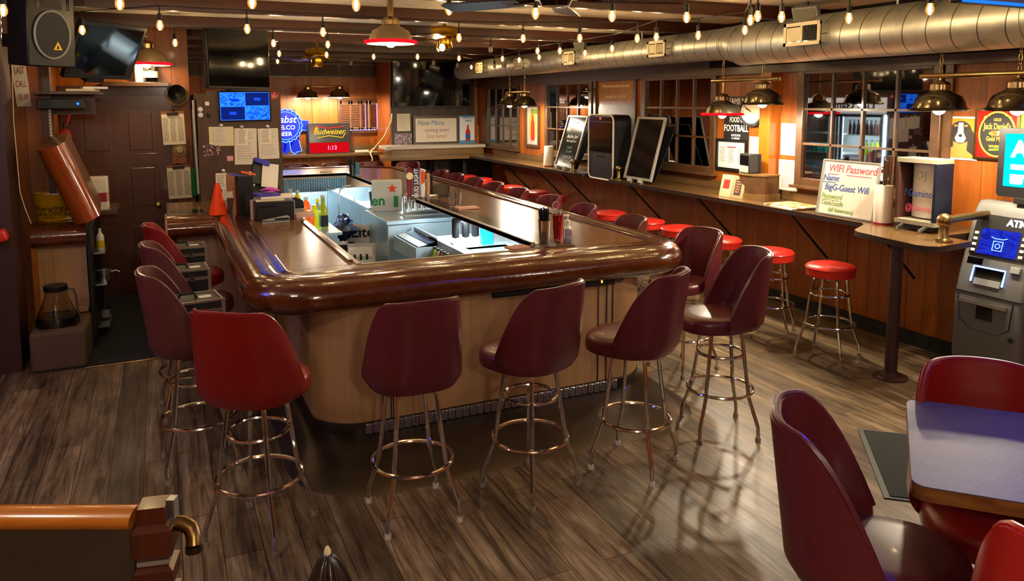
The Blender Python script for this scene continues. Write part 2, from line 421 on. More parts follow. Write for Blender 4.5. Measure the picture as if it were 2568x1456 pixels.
# rail: a profile swept round the outside; (outward, height)
prof = [(0, -.01), (0, .012), (.02, .018), (.045, .008), (.075, .006), (.095, .016), (.15, .014), (.2, .0), (.25, -.035), (.278, -.085), (.275, -.135), (.25, -.175), (.205, -.2), (.15, -.205), (.1, -.2), (.1, -.03)]
def sweep(path, name, closed=False):
    n = len(path); rs = []
    for i, p in enumerate(path):
        a = path[i-1] if i > 0 else None; b = path[i+1] if i < n-1 else None
        def nrm(u, v): d = (Vector(v)-Vector(u)).normalized(); return Vector((d.y, -d.x))
        p = Vector(p)
        if a is None: o = nrm(p, b)
        elif b is None: o = nrm(a, p)
        else:
            o = nrm(a, p)+nrm(p, b); o.normalize(); o = o/max(.3, o.dot(nrm(a, p)))
        rs.append([(p.x+o.x*u, p.y+o.y*u, BT+h) for u, h in prof])
    return MB().rings(rs).build(name, M_rail, bar, smooth=50)
path = [(.02, RETY), (IX0, RETY)]
sweep([(.02, RETY), (IX0+.0, RETY)], 'padded_rail')
main = [(IX0, RETY-.0)] + arc(IX0+RC, IY0+RC, RC, 180, 270) + arc(IX1-RC, IY0+RC, RC, 270, 360) + [(IX1, IY1-.5), (IX1-.5, IY1), (.9, IY1)]
main[0] = (IX0, RETY-.28)
sweep(main, 'padded_rail')
# panelled front, set back under the rail
PX0, PX1, PY0, PY1 = .8, 3.24, 4.5+.06, 12.4
PC = .3
outer = [(PX0, 7.8)] + arc(PX0+PC, PY0+PC, PC, 180, 270, 10) + arc(PX1-PC, PY0+PC, PC, 270, 360, 10) + [(PX1, PY1-.5), (PX1-.5, PY1), (.9, PY1)]
def wallstrip(path, z0, z1, t=.03, off=0):
    ins = []
    n = len(path)
    for i, p in enumerate(path):
        a = path[max(i-1, 0)]; b = path[min(i+1, n-1)]
        d = (Vector(b)-Vector(a)).normalized(); ins.append((p[0]-d.y*(t)-0, p[1]+d.x*t))
    q = [(p, s) for p, s in zip(path, ins)]
    rs = [[(p[0], p[1], z0), (p[0], p[1], z1), (s[0], s[1], z1), (s[0], s[1], z0)] for p, s in q]
    return MB().rings(rs)
wallstrip(outer, .2, 1.08).build('front_panel', M_maple, bar, smooth=50)
wallstrip([(.1, 7.82), (PX0, 7.82)], .0, 1.08).build('front_panel', M_maple, bar)
for x in (PX0+PC+.1, PX0+PC+.15, PX0+PC+.165, PX1-PC-.17, PX1-PC-.1, PX1-PC-.05):
    MB().bx(x-.004, x+.004, PY0-.003, PY0+.01, .2, 1.0).build('panel_groove', M_ink, bar)
MB().bx(.794, .803, 6.4, 6.41, .2, 1.0).build('panel_groove', M_ink, bar)
MB().bx(.0, .02, 7.62, 8.25, 0, 1.1).build('end_panel', M_maple, bar)
# pressed-metal kick sheet that rolls out over the floor
M_tin = mat('kick_metal', '544a3f', .3, .85, var=.3, vs=4)
kp = [(PX0-.0, 7.6)] + arc(PX0+PC, PY0+PC, PC, 180, 270, 12) + arc(PX1-PC, PY0+PC, PC, 270, 360, 12) + [(PX1, PY1-.5)]
rs = []
n = len(kp)
for i, p in enumerate(kp):
    a = kp[max(i-1, 0)]; b = kp[min(i+1, n-1)]; d = (Vector(b)-Vector(a)).normalized(); o = Vector((d.y, -d.x))
    w = .2+.36*max(0, -o.y)**2
    prof2 = [(-.03, .21), (.02, .2), (.02, .13), (.1, .125), (.22, .105), (.36, .07), (.5, .03), (.58, .008), (.6, 0.001), (-.03, .001)]
    rs.append([(p[0]+o.x*u*w/.6, p[1]+o.y*u*w/.6, h) for u, h in prof2])
MB().rings(rs).build('kick_sheet', M_tin, bar, smooth=50)
# scalloped strip above the kick
mb = MB()
for i in range(46):
    x = PX0+PC+.05*i
    if x > PX1-PC: break
    mb.box((x, PY0-.022, .165), (.047, .012, .07), rot=Matrix.Rotation(R(8), 3, 'Y') @ Matrix.Rotation(R(-6), 3, 'X'))
mb.build('pressed_strip_ribs', mat('pressed_tin', '8a8894', .25, .9), bar, bev=.006)
# power strip under the rail
ps = T('power_strip', 'black power strip with an orange pilot light under the front bar rail', 'power strip', (2.42, 4.545, .94))
MB().box((0, 0, 0), (.95, .03, .07)).build('housing', M_black, ps, bev=.01)
MB().ell((.36, -.016, -.005), (.007, .004, .01)).build('pilot_light', glow('pilot_orange', 'ff7a2a', 6), ps, label='small glowing orange pilot light')
MB().tube([(.47, 0, .0), (.52, -.005, -.02), (.56, .0, .0), (.6, .0, .05), (.66, .0, .1)], .008).build('power_cord', M_black, ps)

# inside of the well: inner walls, floor and LED strips
M_corr = mat('corrugated_steel', '9fb0b8', .3, .9)
mb = MB(); N = 46
pr = []
for i in range(N*4+1):
    x = .92 + (WX1-.92)*i/(N*4); pr.append((x, WY1+.06+.012*math.sin(i*PI/2)))
mb.rings([[(x, y, z) for x, y in pr] for z in (.86, 1.09)], False, False, False)
mb.build('corrugated_fascia', M_corr, bar)
mb = MB(); pr = [(x, y+.42) for x, y in pr]
mb.rings([[(x, y, z) for x, y in pr] for z in (.0, 1.09)], False, False, False)
mb.build('corrugated_back', M_corr, bar)
M_lin = mat('well_white', 'd8e0e0', .5)
MB().bx(3.06, 3.1, 4.9, 11.9, .02, 1.08).build('well_lining', M_lin, bar)
MB().bx(.86, .9, 5.0, 8.2, .02, 1.08).build('well_lining', mat('well_dark', '4a4038', .6), bar)
MB().bx(.9, 3.1, 4.86, 4.9, .2, 1.08).build('well_lining', M_lin, bar)
M_led = glow('led_white', 'eaf6ff', 14)
for a, b in (((WX1+.06, 5.0, 1.075), (WX1+.06, 7.6, 1.075)), ((1.1, WY1+.12, 1.07), (2.4, WY1+.12, 1.07)), ((WX1+.06, 8.4, 1.075), (WX1+.06, 11.3, 1.075)), ((1.08, 7.2, 1.07), (1.08, 7.9, 1.07))):
    MB().cyl(a, b, .008, 6).build('led_strip', M_led, bar, label='glowing white LED strip under the top')

# raised flap of the bar, hinged on the short stub by the post
stub = T('bar_stub', 'short end piece of the bar with wooden rail and light panel against the dark post', 'bar')
rs = [[(x, 7.9-u, BT+h) for u, h in prof] for x in (-1.06, -.64)]
MB().rings(rs).build('padded_rail', M_rail, stub, smooth=50)
MB().bx(-1.06, -.64, 7.88, 8.3, BT-.04, BT).build('countertop', M_bartop, stub)
MB().bx(-1.03, -.655, 7.74, 7.78, .34, .95).build('front_panel', M_maple, stub)
MB().bx(-1.07, -1.03, 7.68, 7.76, 0, .95).build('corner_strip', M_plank, stub)
MB().bx(-.8, -.66, 7.66, 7.74, .34, .38).build('panel_foot', M_maple, stub)
b = MB().bx(-1.05, -.64, 7.1, 7.7, 0, .33).build('carpeted_step', mat('step_carpet', '5e4a38', .95, var=.2, vs=120), bev=.03, seg=3); tag(b, 'low carpeted block standing on the floor beneath the coffee jug', 'step')
fl = T('bar_flap', 'lift-up bar flap raised on its hinge, glossy wooden rail leaning against the passage', 'bar flap', (-.6, 7.62, 1.19), rot=Matrix.Rotation(R(-19), 3, 'Y') @ Matrix.Rotation(R(8), 3, 'X'))
hp = [(.13*math.cos(R(a)), -.13*math.sin(R(a))) for a in range(0, 181, 15)]
rs = [[(u*.85-.02, v, z) for u, v in hp] for z in (0, .3, .55, .7)]
MB().rings(rs).build('padded_rail', wood('flap_rail', '6e2a0a', 'a85018', (2, 2, .3), None, rough=.16, coat=.8, gs=3), fl, smooth=50)
MB().bx(-.13, .09, 0, .5, 0, .7).build('flap_top', M_bartop, fl)
# ------------------------------------------------------------------ stools
def sup(a, rx, ry, e=2.8):
    c, s = math.cos(a), math.sin(a)
    k = (abs(c)**e+abs(s)**e)**(-1/e)
    return rx*k*c, ry*k*s
M_foot = mat('foot_rubber', '8d8674', .7)
M_footw = mat('foot_white', 'd6d2c4', .6)
def legs(root, rings, foot):
    for q in range(4):
        a = q*PI/2+PI/4
        prof = [(.05, .712), (.11, .71), (.134, .7), (.146, .67), (.17, .5), (.196, .33), (.2, .29), (.208, .265), (.262, .12), (.272, .09), (.275, .012)]
        l = MB().tube([(r*math.cos(a), r*math.sin(a), z) for r, z in prof], .0125, 8).build('leg', M_chrome, root)
        MB().cyl((.275*math.cos(a), .275*math.sin(a), 0), (.275*math.cos(a), .275*math.sin(a), .026), .0175, 10).build('foot_cap', foot, l)
    for r, z in rings:
        MB().tube([(r*math.cos(2*PI*i/36), r*math.sin(2*PI*i/36), z) for i in range(36)], .0115, 8, True).build('foot_ring', M_chrome, root)
    MB().lathe([(.0, .69), (.1, .69), (.12, .7), (.12, .715), (.0, .716)], 20).build('swivel_plate', M_chrome, root)
def shell_seat(root, back_m, seat_m, inner_m=None):
    # wrap-around back: local +y is the way the sitter faces
    NA, NZ = 30, 9; A = R(98)
    def topz(a):
        t = abs(a)/A; t0 = .5
        if t < t0: return 1.222-.012*(t/t0)**2
        u = (t-t0)/(1-t0)
        return .825+(1.21-.825)*(1-u**1.8)
    out, inn, rim = [], [], []
    for i in range(NA+1):
        a = -A+2*A*i/NA; ang = -PI/2+a; zt = topz(a)
        o, n = [], []
        for j in range(NZ+1):
            t = j/NZ; z = .735+(zt-.735)*t
            g = 1-.13*max(0, (.8-z)/.065)**2
            lean = max(0, z-.8)
            x, y = sup(ang, (.256+.0*t)*g, .25*g); y -= lean*.13; x *= 1-.16*lean-.3*lean**2
            o.append((x, y, z))
            k = (1-.034/.25)
            n.append((x*k, (y+lean*.13)*k-lean*.13, z+(.0 if j else .01)))
        out.append(o); inn.append(n); rim.append(((o[-1][0]+n[-1][0])/2, (o[-1][1]+n[-1][1])/2, zt+.003))
    mb = MB(); rs = [o+list(reversed(n)) for o, n in zip(out, inn)]
    mb.rings(rs); mb.build('backrest', back_m, root, smooth=60)
    MB().tube(rim, .011, 8).build('piping', seat_m, root)
    # cushion
    rs = []
    for r, z in ((.9, .712), (.985, .722), (1, .745), (1, .775), (.97, .8), (.88, .814), (.6, .82), (.0, .823)):
        ring = []
        for j in range(32):
            x, y = sup(2*PI*j/32, max(r, 1e-3)*.222, max(r, 1e-3)*.232, 2.6); ring.append((x, y+.065, z))
        rs.append(ring)
    MB().rings(rs).build('seat', seat_m, root, smooth=60)
def make_back_stool(bm, sm, two, foot):
    root = T('bar_stool', 'x', 'bar stool', (0, -50, 0))
    legs(root, [(.213, .3)] + ([(.152, .545)] if two else []), foot); shell_seat(root, bm, sm); return root
def make_round_stool(m):
    root = T('round_stool', 'x', 'bar stool', (0, -50, 0))
    legs(root, [(.213, .3), (.158, .56)], M_foot)
    MB().lathe([(.0, .712), (.18, .712), (.197, .72), (.2, .75), (.2, .785)], 32).build('seat_band', m, root)
    MB().lathe([(.203, .778), (.207, .785), (.203, .792), (.19, .806), (.14, .818), (.07, .822), (.0, .823)], 32).build('seat', m, root)
    return root
protos = {}
def back_stool(kind, x, y, rz, label, group=None):
    bm, sm, two, foot = kind; key = (bm.name, sm.name, two, foot.name)
    if key not in protos:
        protos[key] = make_back_stool(*kind); o = protos[key]; at_w(o, (x, y, 0), rz=R(rz)); o['label'] = label
        if group: o['group'] = group
        return o
    return dup(protos[key], (x, y, 0), R(rz), label, group)
KM2 = (M_maroon, M_maroon, True, M_foot); KM1 = (M_maroon, M_maroon, False, M_footw)
KB2 = (M_maroonb, M_maroonb, True, M_foot); KR2 = (M_redd, M_redd, True, M_foot)
GF = 'stools along the near end of the bar'
back_stool(KR2, .38, 3.93, -38, 'deep red bar stool at the rounded bar corner, seat turned away from the door', GF)
back_stool(KM1, 1.145, 3.775, 0, 'maroon bar stool facing the bar squarely, with one foot ring and white foot caps', GF)
back_stool(KM2, 1.84, 3.76, 22, 'maroon bar stool with two foot rings in front of the black power strip', GF)
back_stool(KM1, 2.53, 3.73, 33, 'maroon bar stool with one foot ring, angled towards the glossy outer bar corner', GF)
back_stool(KM2, 3.32, 3.9, 70, 'maroon bar stool just off the bar corner with light catching its seat', GF)
GR = 'stools along the counter side of the bar'
RL = ['maroon bar stool first along the counter side, half behind the corner stool', 'brownish maroon bar stool second from the corner along the counter side',
      'maroon bar stool with studded edge, third from the bar corner along the long side', 'maroon bar stool beyond the shaker and pump bottle, fourth along the counter side',
      'maroon bar stool fifth from the bar corner along the long side facing the chalkboards', 'maroon bar stool sixth from the bar corner along the long side',
      'maroon bar stool seventh from the bar corner along the long side, beyond the pint glasses', 'maroon bar stool eighth along the long side, behind the wire basket',
      'maroon bar stool ninth along the long side of the bar, behind the black straw cup']
for i, y in enumerate((5.0, 5.9, 6.78, 7.55, 8.38, 9.12, 9.83, 10.55, 11.2)):
    o = back_stool(KB2 if i == 1 else KM2, 3.74 if i else 3.86, y, 90+(8 if i == 0 else (i*37 % 9)-4), RL[i], GR); o.scale.z = .93
GB = 'stools at the far end of the bar'
for i, (x, rz) in enumerate(((2.1, 180), (2.72, 180), (3.35, 172), (3.85, 140))):
    o = back_stool(KM2, x, 13.1-(.25 if i == 3 else 0), rz, ['maroon bar stool at the far end of the bar next to the brown cabinet', 'maroon bar stool at the far end of the bar below the red beer clock', 'maroon bar stool at the far end of the bar below the white power cord', 'maroon bar stool at the far chamfered corner of the bar'][i], GB); o.scale.z = .93
GL = 'stools along the passage side of the bar'
for i, (x, y, k) in enumerate(((.13, 4.86, KB2), (.13, 5.8, KB2), (.13, 6.72, KR2))):
    back_stool(k, x, y, -88+i*2, ['brownish maroon bar stool on the passage side, first from the rounded bar corner', 'brownish maroon bar stool on the passage side, between the two others there', 'deep red bar stool on the passage side, next to the short bar return'][i], GL)
rstool = make_round_stool(M_red); rst_m = make_round_stool(M_redd)
GC = 'backless stools along the wall counter'
pos = [(5.157, 4.69), (5.17, 5.4), (5.16, 6.1), (5.2, 6.85), (5.17, 7.42), (5.14, 8.19), (5.24, 9.95), (5.28, 10.6), (5.22, 11.39), (5.19, 12.09), (5.28, 12.81), (5.22, 13.42)]
NTH = ['beside the dark steel pole, shadow rings around its feet', 'second from the steel pole along the wall counter', 'third from the steel pole, behind the corner bar stool', 'fourth from the steel pole, below the small photo stands',
       'fifth from the steel pole, below the wide framed mirror', 'sixth from the steel pole, below the larger chalkboard', 'deep red, just past the touchscreen jukebox', 'deep red, second past the touchscreen jukebox',
       'below the smaller chalkboard, third past the jukebox', 'below the paper towel roll, fourth past the jukebox', 'second from the dark end wall along the counter', 'next to the dark end wall, last along the counter']
for i, (x, y) in enumerate(pos):
    d = i in (6, 7); src = rst_m if d else rstool
    lb = 'backless round bar stool, ' + NTH[i] if d else 'bright red backless round stool ' + NTH[i]
    if (i == 0) or (i == 6): at_w(src, (x, y, 0), rz=R(20+i*17)); src['label'] = lb; src['group'] = GC
    else: dup(src, (x, y, 0), R(20+i*17), lb, GC)

# metal-edged cases left on the passage-side seats
M_alu = mat('case_aluminium', 'b8b2a6', .3, .9); M_casek = mat('case_black', '17161a', .5)
for i, (x, y, rz, lb) in enumerate(((.02, 4.9, 8, 'black case with aluminium edges on the first passage-side stool seat'), (.0, 5.84, 4, 'black case with aluminium edges on the middle passage-side stool seat'), (.03, 6.76, 2, 'black case with aluminium edges and a white label on the third passage-side stool seat'))):
    loc = (x+.09, y, .824)
    if i == 0:
        c0 = T('equipment_case', lb, 'case', loc, R(rz), 'cases on the stools'); a, b, h = .17, .12, .2
        MB().bx(-a, a, -b, b, 0, h).build('shell', M_casek, c0); e = .009; m = MB()
        for zz in (0, h*.68, h*.72, h): m.bx(-a-e/2, a+e/2, -b-e/2, -b+e, zz-e*.7, zz+e*.7).bx(-a-e/2, a+e/2, b-e, b+e/2, zz-e*.7, zz+e*.7).bx(-a-e/2, -a+e, -b, b, zz-e*.7, zz+e*.7).bx(a-e, a+e/2, -b, b, zz-e*.7, zz+e*.7)
        for sx in (-1, 1):
            for sy in (-1, 1): m.box((sx*a, sy*b, h/2), (e*2.4, e*2.4, h+e))
        m.build('edge_trim', M_alu, c0); MB().tube([(-.06, 0, h), (-.05, 0, h+.03), (.03, 0, h+.03), (.04, 0, h)], .008, 6).build('handle', M_black, c0); MB().box((.09, 0, h+.0015), (.07, .06, .003)).build('label', M_white, c0); MB().box((-.05, -b-.006, h*.7), (.03, .012, .04)).box((.06, -b-.006, h*.7), (.03, .012, .04)).build('latch', M_chrome, c0)
    else: dup(c0, loc, R(rz), lb)
# ------------------------------------------------------------------ left side: cooler cabinet, door nook, post
def card(name, mb_w, h, t, m, parent=None, z=0):
    return MB().box((0, 0, z+t/2), (mb_w, h, t)).build(name, m, parent)
def wallrect(p0, p1, X=None, Y=None):
    a = at(*p0, X=X, Y=Y); b = at(*p1, X=X, Y=Y); c = (a+b)/2
    w = abs(a.y-b.y) if X is not None else abs(a.x-b.x)
    return c, w, abs(a.z-b.z)
def sheet(name, p0, p1, m, label, cat='paper', Y=None, X=None, n=(0, -1), roll=0, tilt=0, group=None, t=.002, off=0):
    c, w, h = wallrect(p0, p1, X=X, Y=Y)
    o = MB().box((0, 0, t/2), (w, h, t)).build(name, m); at_w(o, c+Vector((n[0], n[1], 0))*off, face(*n, tilt, roll)); return tag(o, label, cat, group)
FB = face(0, -1)
CX0, CX1, CY0, CY1, CZ = .37, 1.24, 8.9, 10.95, 2.29
cl = T('drinks_cooler', 'tall drinks cooler behind the bar with a brown wood-grain end covered in notes', 'cooler', (0, 0, 0))
M_wg = wood('cooler_woodgrain', '3c2716', '583b25', (3, 3, .15), None, rough=.45, gs=9)
MB().bx(CX0, CX1, CY0, CY0+.03, 0, CZ).bx(CX0, CX0+.03, CY0+.03, CY1, 0, CZ).bx(CX0+.03, CX1-.06, CY1-.03, CY1, 0, CZ).bx(CX0+.03, CX1-.06, CY0+.03, CY1-.03, 1.98, CZ).bx(CX0+.03, CX1-.06, CY0+.03, CY1-.03, 0, .85).build('cabinet', M_wg, cl)
MB().bx(CX0+.04, CX0+.06, CY0+.06, CY1-.06, .86, 1.97).build('liner', mat('cooler_liner', 'dfeaea', .5), cl)
MB().bx(CX1-.09, CX1-.07, 9.88, 9.91, .9, 1.95).bx(CX1-.09, CX1-.07, 9.0, 9.02, .9, 1.95).build('light_tube', glow('cooler_tube', 'd8fbff', 26, True), cl, label='bright cool-white light tube inside the cooler')
for z in (1.25, 1.6): MB().bx(CX0+.07, CX1-.1, CY0+.05, CY1-.05, z, z+.012).build('shelf', M_white, cl)
MB().bx(CX1-.05, CX1, CY0+.03, CY1, 1.99, 2.25).build('header_sign', mat('header_white', 'eceae2', .4, emit='f2efe6', es=.8), cl, label='white header with black lettering')
text('header_lettering', 'Lite Game For', .26, M_ink, cl, (CX1+.002, 9.85, 2.12), sx=.9, rot=face(1, 0), bold=.008)
for i, (y0, y1) in enumerate(((9.0, 9.9), (9.92, 10.85))):
    d = MB().bx(CX1-.05, CX1-.01, y0, y0+.05, .88, 1.97).bx(CX1-.05, CX1-.01, y1-.05, y1, .88, 1.97).bx(CX1-.05, CX1-.01, y0, y1, .88, .93).bx(CX1-.05, CX1-.01, y0, y1, 1.92, 1.97).build('door', M_black, cl)
    MB().bx(CX1-.035, CX1-.03, y0+.05, y1-.05, .93, 1.92).build('glass_pane', M_glass, d)
    MB().cyl((CX1+.02, y1-.03 if i == 0 else y0+.03, 1.2), (CX1+.02, y1-.03 if i == 0 else y0+.03, 1.6), .01).build('handle', M_steel, d)
# drinks in the cooler
def bottle_bm(h=.24, r=.032, neck=.35):
    return [(.0, 0), (r*.92, 0), (r, .01), (r, h*(1-neck)-.02), (r*.85, h*(1-neck)+.01), (r*.42, h*(1-neck*.55)), (r*.38, h-.012), (r*.42, h-.01), (r*.42, h), (0, h)]
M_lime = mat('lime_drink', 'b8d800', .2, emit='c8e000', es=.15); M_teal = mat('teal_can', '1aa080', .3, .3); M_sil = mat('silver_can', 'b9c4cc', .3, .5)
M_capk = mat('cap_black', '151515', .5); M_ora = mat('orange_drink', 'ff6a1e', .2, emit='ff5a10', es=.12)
prot = {}
def drink(kind, loc, label, group, name='bottle'):
    m, h, r = kind
    k = (m.name, h, r)
    if k not in prot:
        t = T(name, label, name, loc, 0, group)
        if name == 'can':
            MB().lathe([(0, 0), (r*.8, 0), (r, .012), (r, h-.012), (r*.86, h), (0, h-.002)], 14).build('body', m, t); MB().lathe([(r*.85, h), (r*.8, h+.003), (0, h+.001)], 14).build('lid', M_steel, t)
        else:
            MB().lathe(bottle_bm(h, r), 14).build('body', m, t); MB().lathe([(0, h-.02), (r*.45, h-.02), (r*.45, h+.004), (0, h+.004)], 12).build('cap', M_capk, t)
        prot[k] = t; return t
    return dup(prot[k], loc, label=label, group=group)
for i in range(5): drink((M_lime, .26, .034), (1.08, 9.1+.11*i, 1.263), 'lime yellow drink bottle with black cap on the middle shelf of the drinks cooler', 'lime bottles in the cooler')
for i in range(8): drink((M_teal, .17, .033), (1.08, 10.02+.09*i, 1.263), 'teal green drink can on the middle shelf of the drinks cooler', 'teal cans in the cooler', 'can')
for i in range(8): drink((M_sil, .17, .0331), (1.08, 9.1+.095*i, .853), 'silver drink can on the bottom shelf of the drinks cooler', 'silver cans in the cooler', 'can')
for i in range(9): drink((mat('brown_bottle', '4a2410', .2) if i == 0 else bpy.data.materials['brown_bottle'], .25, .0325), (1.08, 9.08+.09*i, 1.613), 'brown beer bottle on the top shelf of the drinks cooler', 'brown bottles in the cooler')
# monitor on the cabinet end
YP = CY0
c, w, h = wallrect((550, 231), (677, 300), Y=YP-.02)
mn = T('security_monitor', 'wide monitor showing four blue camera views, mounted high on the brown cabinet end', 'monitor', c, rot=face(0, -1, 0, .6))
MB().box((0, 0, -.006), (w+.03, h+.03, .03)).build('bezel', M_gloss, mn, bev=.004)
def screen_mat(name, c1, c2, s, sc=6):
    k = NT(name); f = k.noise(k.coord('Object', (1, 2.2, 1)), sc, 3, .5, 2.2)
    col = k.ramp(f, [(.36, lin(c1)), (.48, lin(c2)), (.6, lin(c1)), (.7, lin(c2))]); k.t.nodes.remove(k.b)
    e = k.n('ShaderNodeEmission'); k.l(col, e.inputs[0]); e.inputs[1].default_value = s*GS; k.l(e.outputs[0], k.t.nodes['Material Output'].inputs[0]); k.m.cycles.emission_sampling = 'NONE'; return k.m
M_cam = screen_mat('camera_view', '0330c8', '2f8bff', 1.6); M_navy = glow('idle_view', '10247a', 1.0); M_bl = glow('view_border', '2a7cff', 1.5)
MB().box((0, 0, .0095), (w, h, .001)).build('screen_border', M_bl, mn)
for i, (sx, sy) in enumerate(((-1, 1), (1, 1), (-1, -1), (1, -1))):
    MB().box((sx*w/4, sy*h/4, .0105), (w/2-.012, h/2-.012, .001)).build('camera_view', M_cam if i in (0, 3) else M_navy, mn)
    if i in (1, 2): MB().box((sx*w/4, sy*h/4, .0115), (.07, .03, .001)).build('view_caption', glow('caption_blue', '1c4cff', 1.3) if i == 1 else bpy.data.materials['caption_blue'], mn)
st = T('round_sticker', 'round red college sticker at the top corner of the brown cabinet end', 'sticker', at(688, 240, Y=YP-.002), rot=FB)
MB().lathe([(.046, 0), (.046, .002), (0, .002)], 24).build('disc', mat('sticker_red', 'a3121f', .5), st); text('lettering', 'SJU', .045, M_white, st, (0, -.006, .003)); MB().box((0, .027, .0025), (.008, .014, .001)).build('emblem', M_white, st)
# notes on the cabinet end
NS = [((523, 318), (587, 365), M_cream, 'yellow note pinned behind a white slip below the monitor', .003, 0), ((534, 319), (571, 364), M_hand, 'white slip hanging over the yellow note from a magnetic hook', .007, 0),
      ((586, 322), (646, 411), M_hand, 'long handwritten sheet, largest of the papers on the brown cabinet', .003, -1), ((646, 322), (700, 397), M_hand, 'handwritten sheet at the outer edge of the cabinet, partly under a small slip', .006, 1),
      ((593, 322), (622, 364), M_print, 'small slip on top of the long handwritten sheet', .008, -2), ((651, 322), (681, 361), M_print, 'small slip on top of the sheet at the cabinet edge', .01, 1),
      ((555, 436), (588, 508), M_hand, 'long curled paper hanging low behind the orange cone', .004, 3), ((540, 434), (569, 472), M_print, 'small printed slip hanging just above the orange cone', .009, 0),
      ((569, 391), (585, 403), mat('pink_tag', 'e0a0ae', .7), 'tiny pink tag sticking out beside the long handwritten sheet', .005, 4)]
for a, b, m, lb, off, rl in NS: sheet('paper_note', a, b, m, lb, 'note', Y=YP, off=off, roll=rl, group='papers on the brown cabinet end')
k = NT('snapshot'); f = k.noise(k.coord('Generated', (5, 2, 1)), 2.5, 2); k.set(Base_Color=k.ramp(f, [(.36, lin('201418')), (.48, lin('7a2a38')), (.56, lin('2a1c20')), (.64, lin('e8dcdc'))])); M_snap = k.m
sheet('photo_print', (508, 364), (553, 390), M_snap, 'small landscape photo of a group of people on the brown cabinet end', 'photo', Y=YP, off=.003)
for (px, py), lb in (((554, 314), 'hook above the yellow note'), ((606, 318), 'hook above the long handwritten sheet'), ((671, 317), 'hook above the sheet at the cabinet edge'), ((560, 428), 'hook above the slip by the orange cone'), ((529, 361), 'hook above the small group photo')):
    t = T('magnetic_hook', 'small round metal '+lb, 'hook', at(px, py, Y=YP-.012), rot=FB, group='magnetic hooks')
    MB().lathe([(.018, -.01), (.018, 0), (.006, .004), (.005, .014), (0, .014)], 14).build('magnet', M_steel, t); MB().tube([(.011*math.cos(a), .011*math.sin(a)-.012, .016) for a in [i*.5 for i in range(-5, 6)]], .003, 6).build('hook_ring', M_steel, t)
for (px, py, m, lb, sq) in ((519, 260, M_white, 'white cube magnet near the monitor', 1), (502, 274, M_white, 'upper white round magnet by the cabinet edge', 0), (503, 288, M_white, 'lower white round magnet by the cabinet edge', 0), (523, 288, M_black, 'black round magnet beside the white ones', 0)):
    o = MB().box((0, 0, .01), (.045, .045, .02)).build('magnet', m, bev=.006) if sq else MB().lathe([(.026, 0), (.026, .006), (.02, .009), (0, .009)], 18).build('magnet', m)
    tag(at_w(o, at(px, py, Y=YP-.001), FB), lb, 'magnet', 'round magnets')
# papers and odds hanging on the narrow side of the cabinet
FL = face(-1, 0)
for y, z0, z1, w, m, lb in ((9.1, 1.72, 2.25, .2, M_paper, 'long white paper hanging on the narrow side of the brown cabinet'), (9.3, 1.45, 2.12, .22, M_paper, 'second white paper behind it on the narrow side of the brown cabinet')):
    o = MB().box((0, 0, 0), (w, z1-z0, .003)).build('hanging_sheet', m); tag(at_w(o, (CX0-.01-.02*(y > 9.2), y, (z0+z1)/2), FL @ Matrix.Rotation(R(-4), 3, 'Y')), lb, 'paper', 'papers on the cabinet side')
o = MB().cyl((CX0-.02, 8.98, 1.2), (CX0-.03, 8.98, 2.22), .012).build('white_rod', M_white); tag(o, 'thin white rod leaning against the edge of the brown cabinet', 'rod')
mb = MB(); mb.rings([[(CX0-.06+.03*math.cos(a), 9.02+.06*math.sin(a), z) for a in [j*PI/4 for j in range(8)]] for z in (1.18, 1.3, 1.42, 1.47)])
tag(mb.build('green_cloth', mat('green_cloth', '0f6a34', .8)), 'green cloth bag hanging at the side of the brown cabinet', 'cloth')
def tv(name, label, c, rot, w, h, led=None, rim=.018):
    t = T(name, label, 'television', c, rot=rot)
    MB().box((0, 0, -.03), (w, h, .05)).build('casing', M_black, t, bev=.006)
    MB().box((0, .004, -.002), (w-2*rim, h-2*rim-.01, .004)).build('screen', M_screen, t)
    MB().box((0, 0, -.07), (w*.45, h*.4, .05)).build('back_cover', M_black, t)
    return t
M_screen = mat('dark_screen', '060709', .05, coat=.2)
n2 = Vector((.74, -.67)); tc = at(603, 145, Y=9.25)
t2 = tv('television', 'large black television on top of the brown cooler cabinet, turned towards the long wall', tc, face(*n2, 0), 1.1, .7)
MB().box((0, -.365, -.03), (.5, .02, .16)).bx(-.04, .04, -.365, -.2, -.06, -.03).build('stand', M_black, t2, bev=.004)
# stand reaches the cabinet top
o = MB().bx(.5, 1.15, 9.0, 9.5, CZ, tc.z-.376).build('tv_riser', M_trim); tag(o, 'flat dark wooden riser under the television on the brown cabinet', 'riser')
# tilted television on a shelf in the door nook
tc = at(270, 131, Y=8.2)
t1 = tv('television', 'black television tilted forward on the shelf beside the hanging loudspeaker', tc, face(.74, -.67, 27), .78, .56, rim=.035)
MB().bx(-.1, .1, -.33, -.22, -.1, -.03).build('stand', M_black, t1)
sh = T('television_shelf', 'thin dark wall shelf below the tilted television', 'shelf', (0, 0, 0))
a = at(120, 200, Y=8.5); zz = at(215, 232, Y=7.95).z
MB().bx(-1.0, -.5, 7.85, 8.75, zz-.015, zz+.01).build('shelf_board', M_trim, sh); MB().bx(-1.0, -.55, 8.3, 8.33, zz-.2, zz-.015).build('bracket', M_trim, sh)
st = T('set_top_box', 'black box with a blue power light under the television shelf', 'set-top box', (-.8, 8.05, zz-.1))
MB().box((0, 0, 0), (.36, .3, .09)).build('housing', M_black, st, bev=.006); MB().cyl((.14, -.152, .0), (.14, -.145, .0), .012).build('power_light', glow('led_blue', '1446ff', 6), st, label='small round blue light')
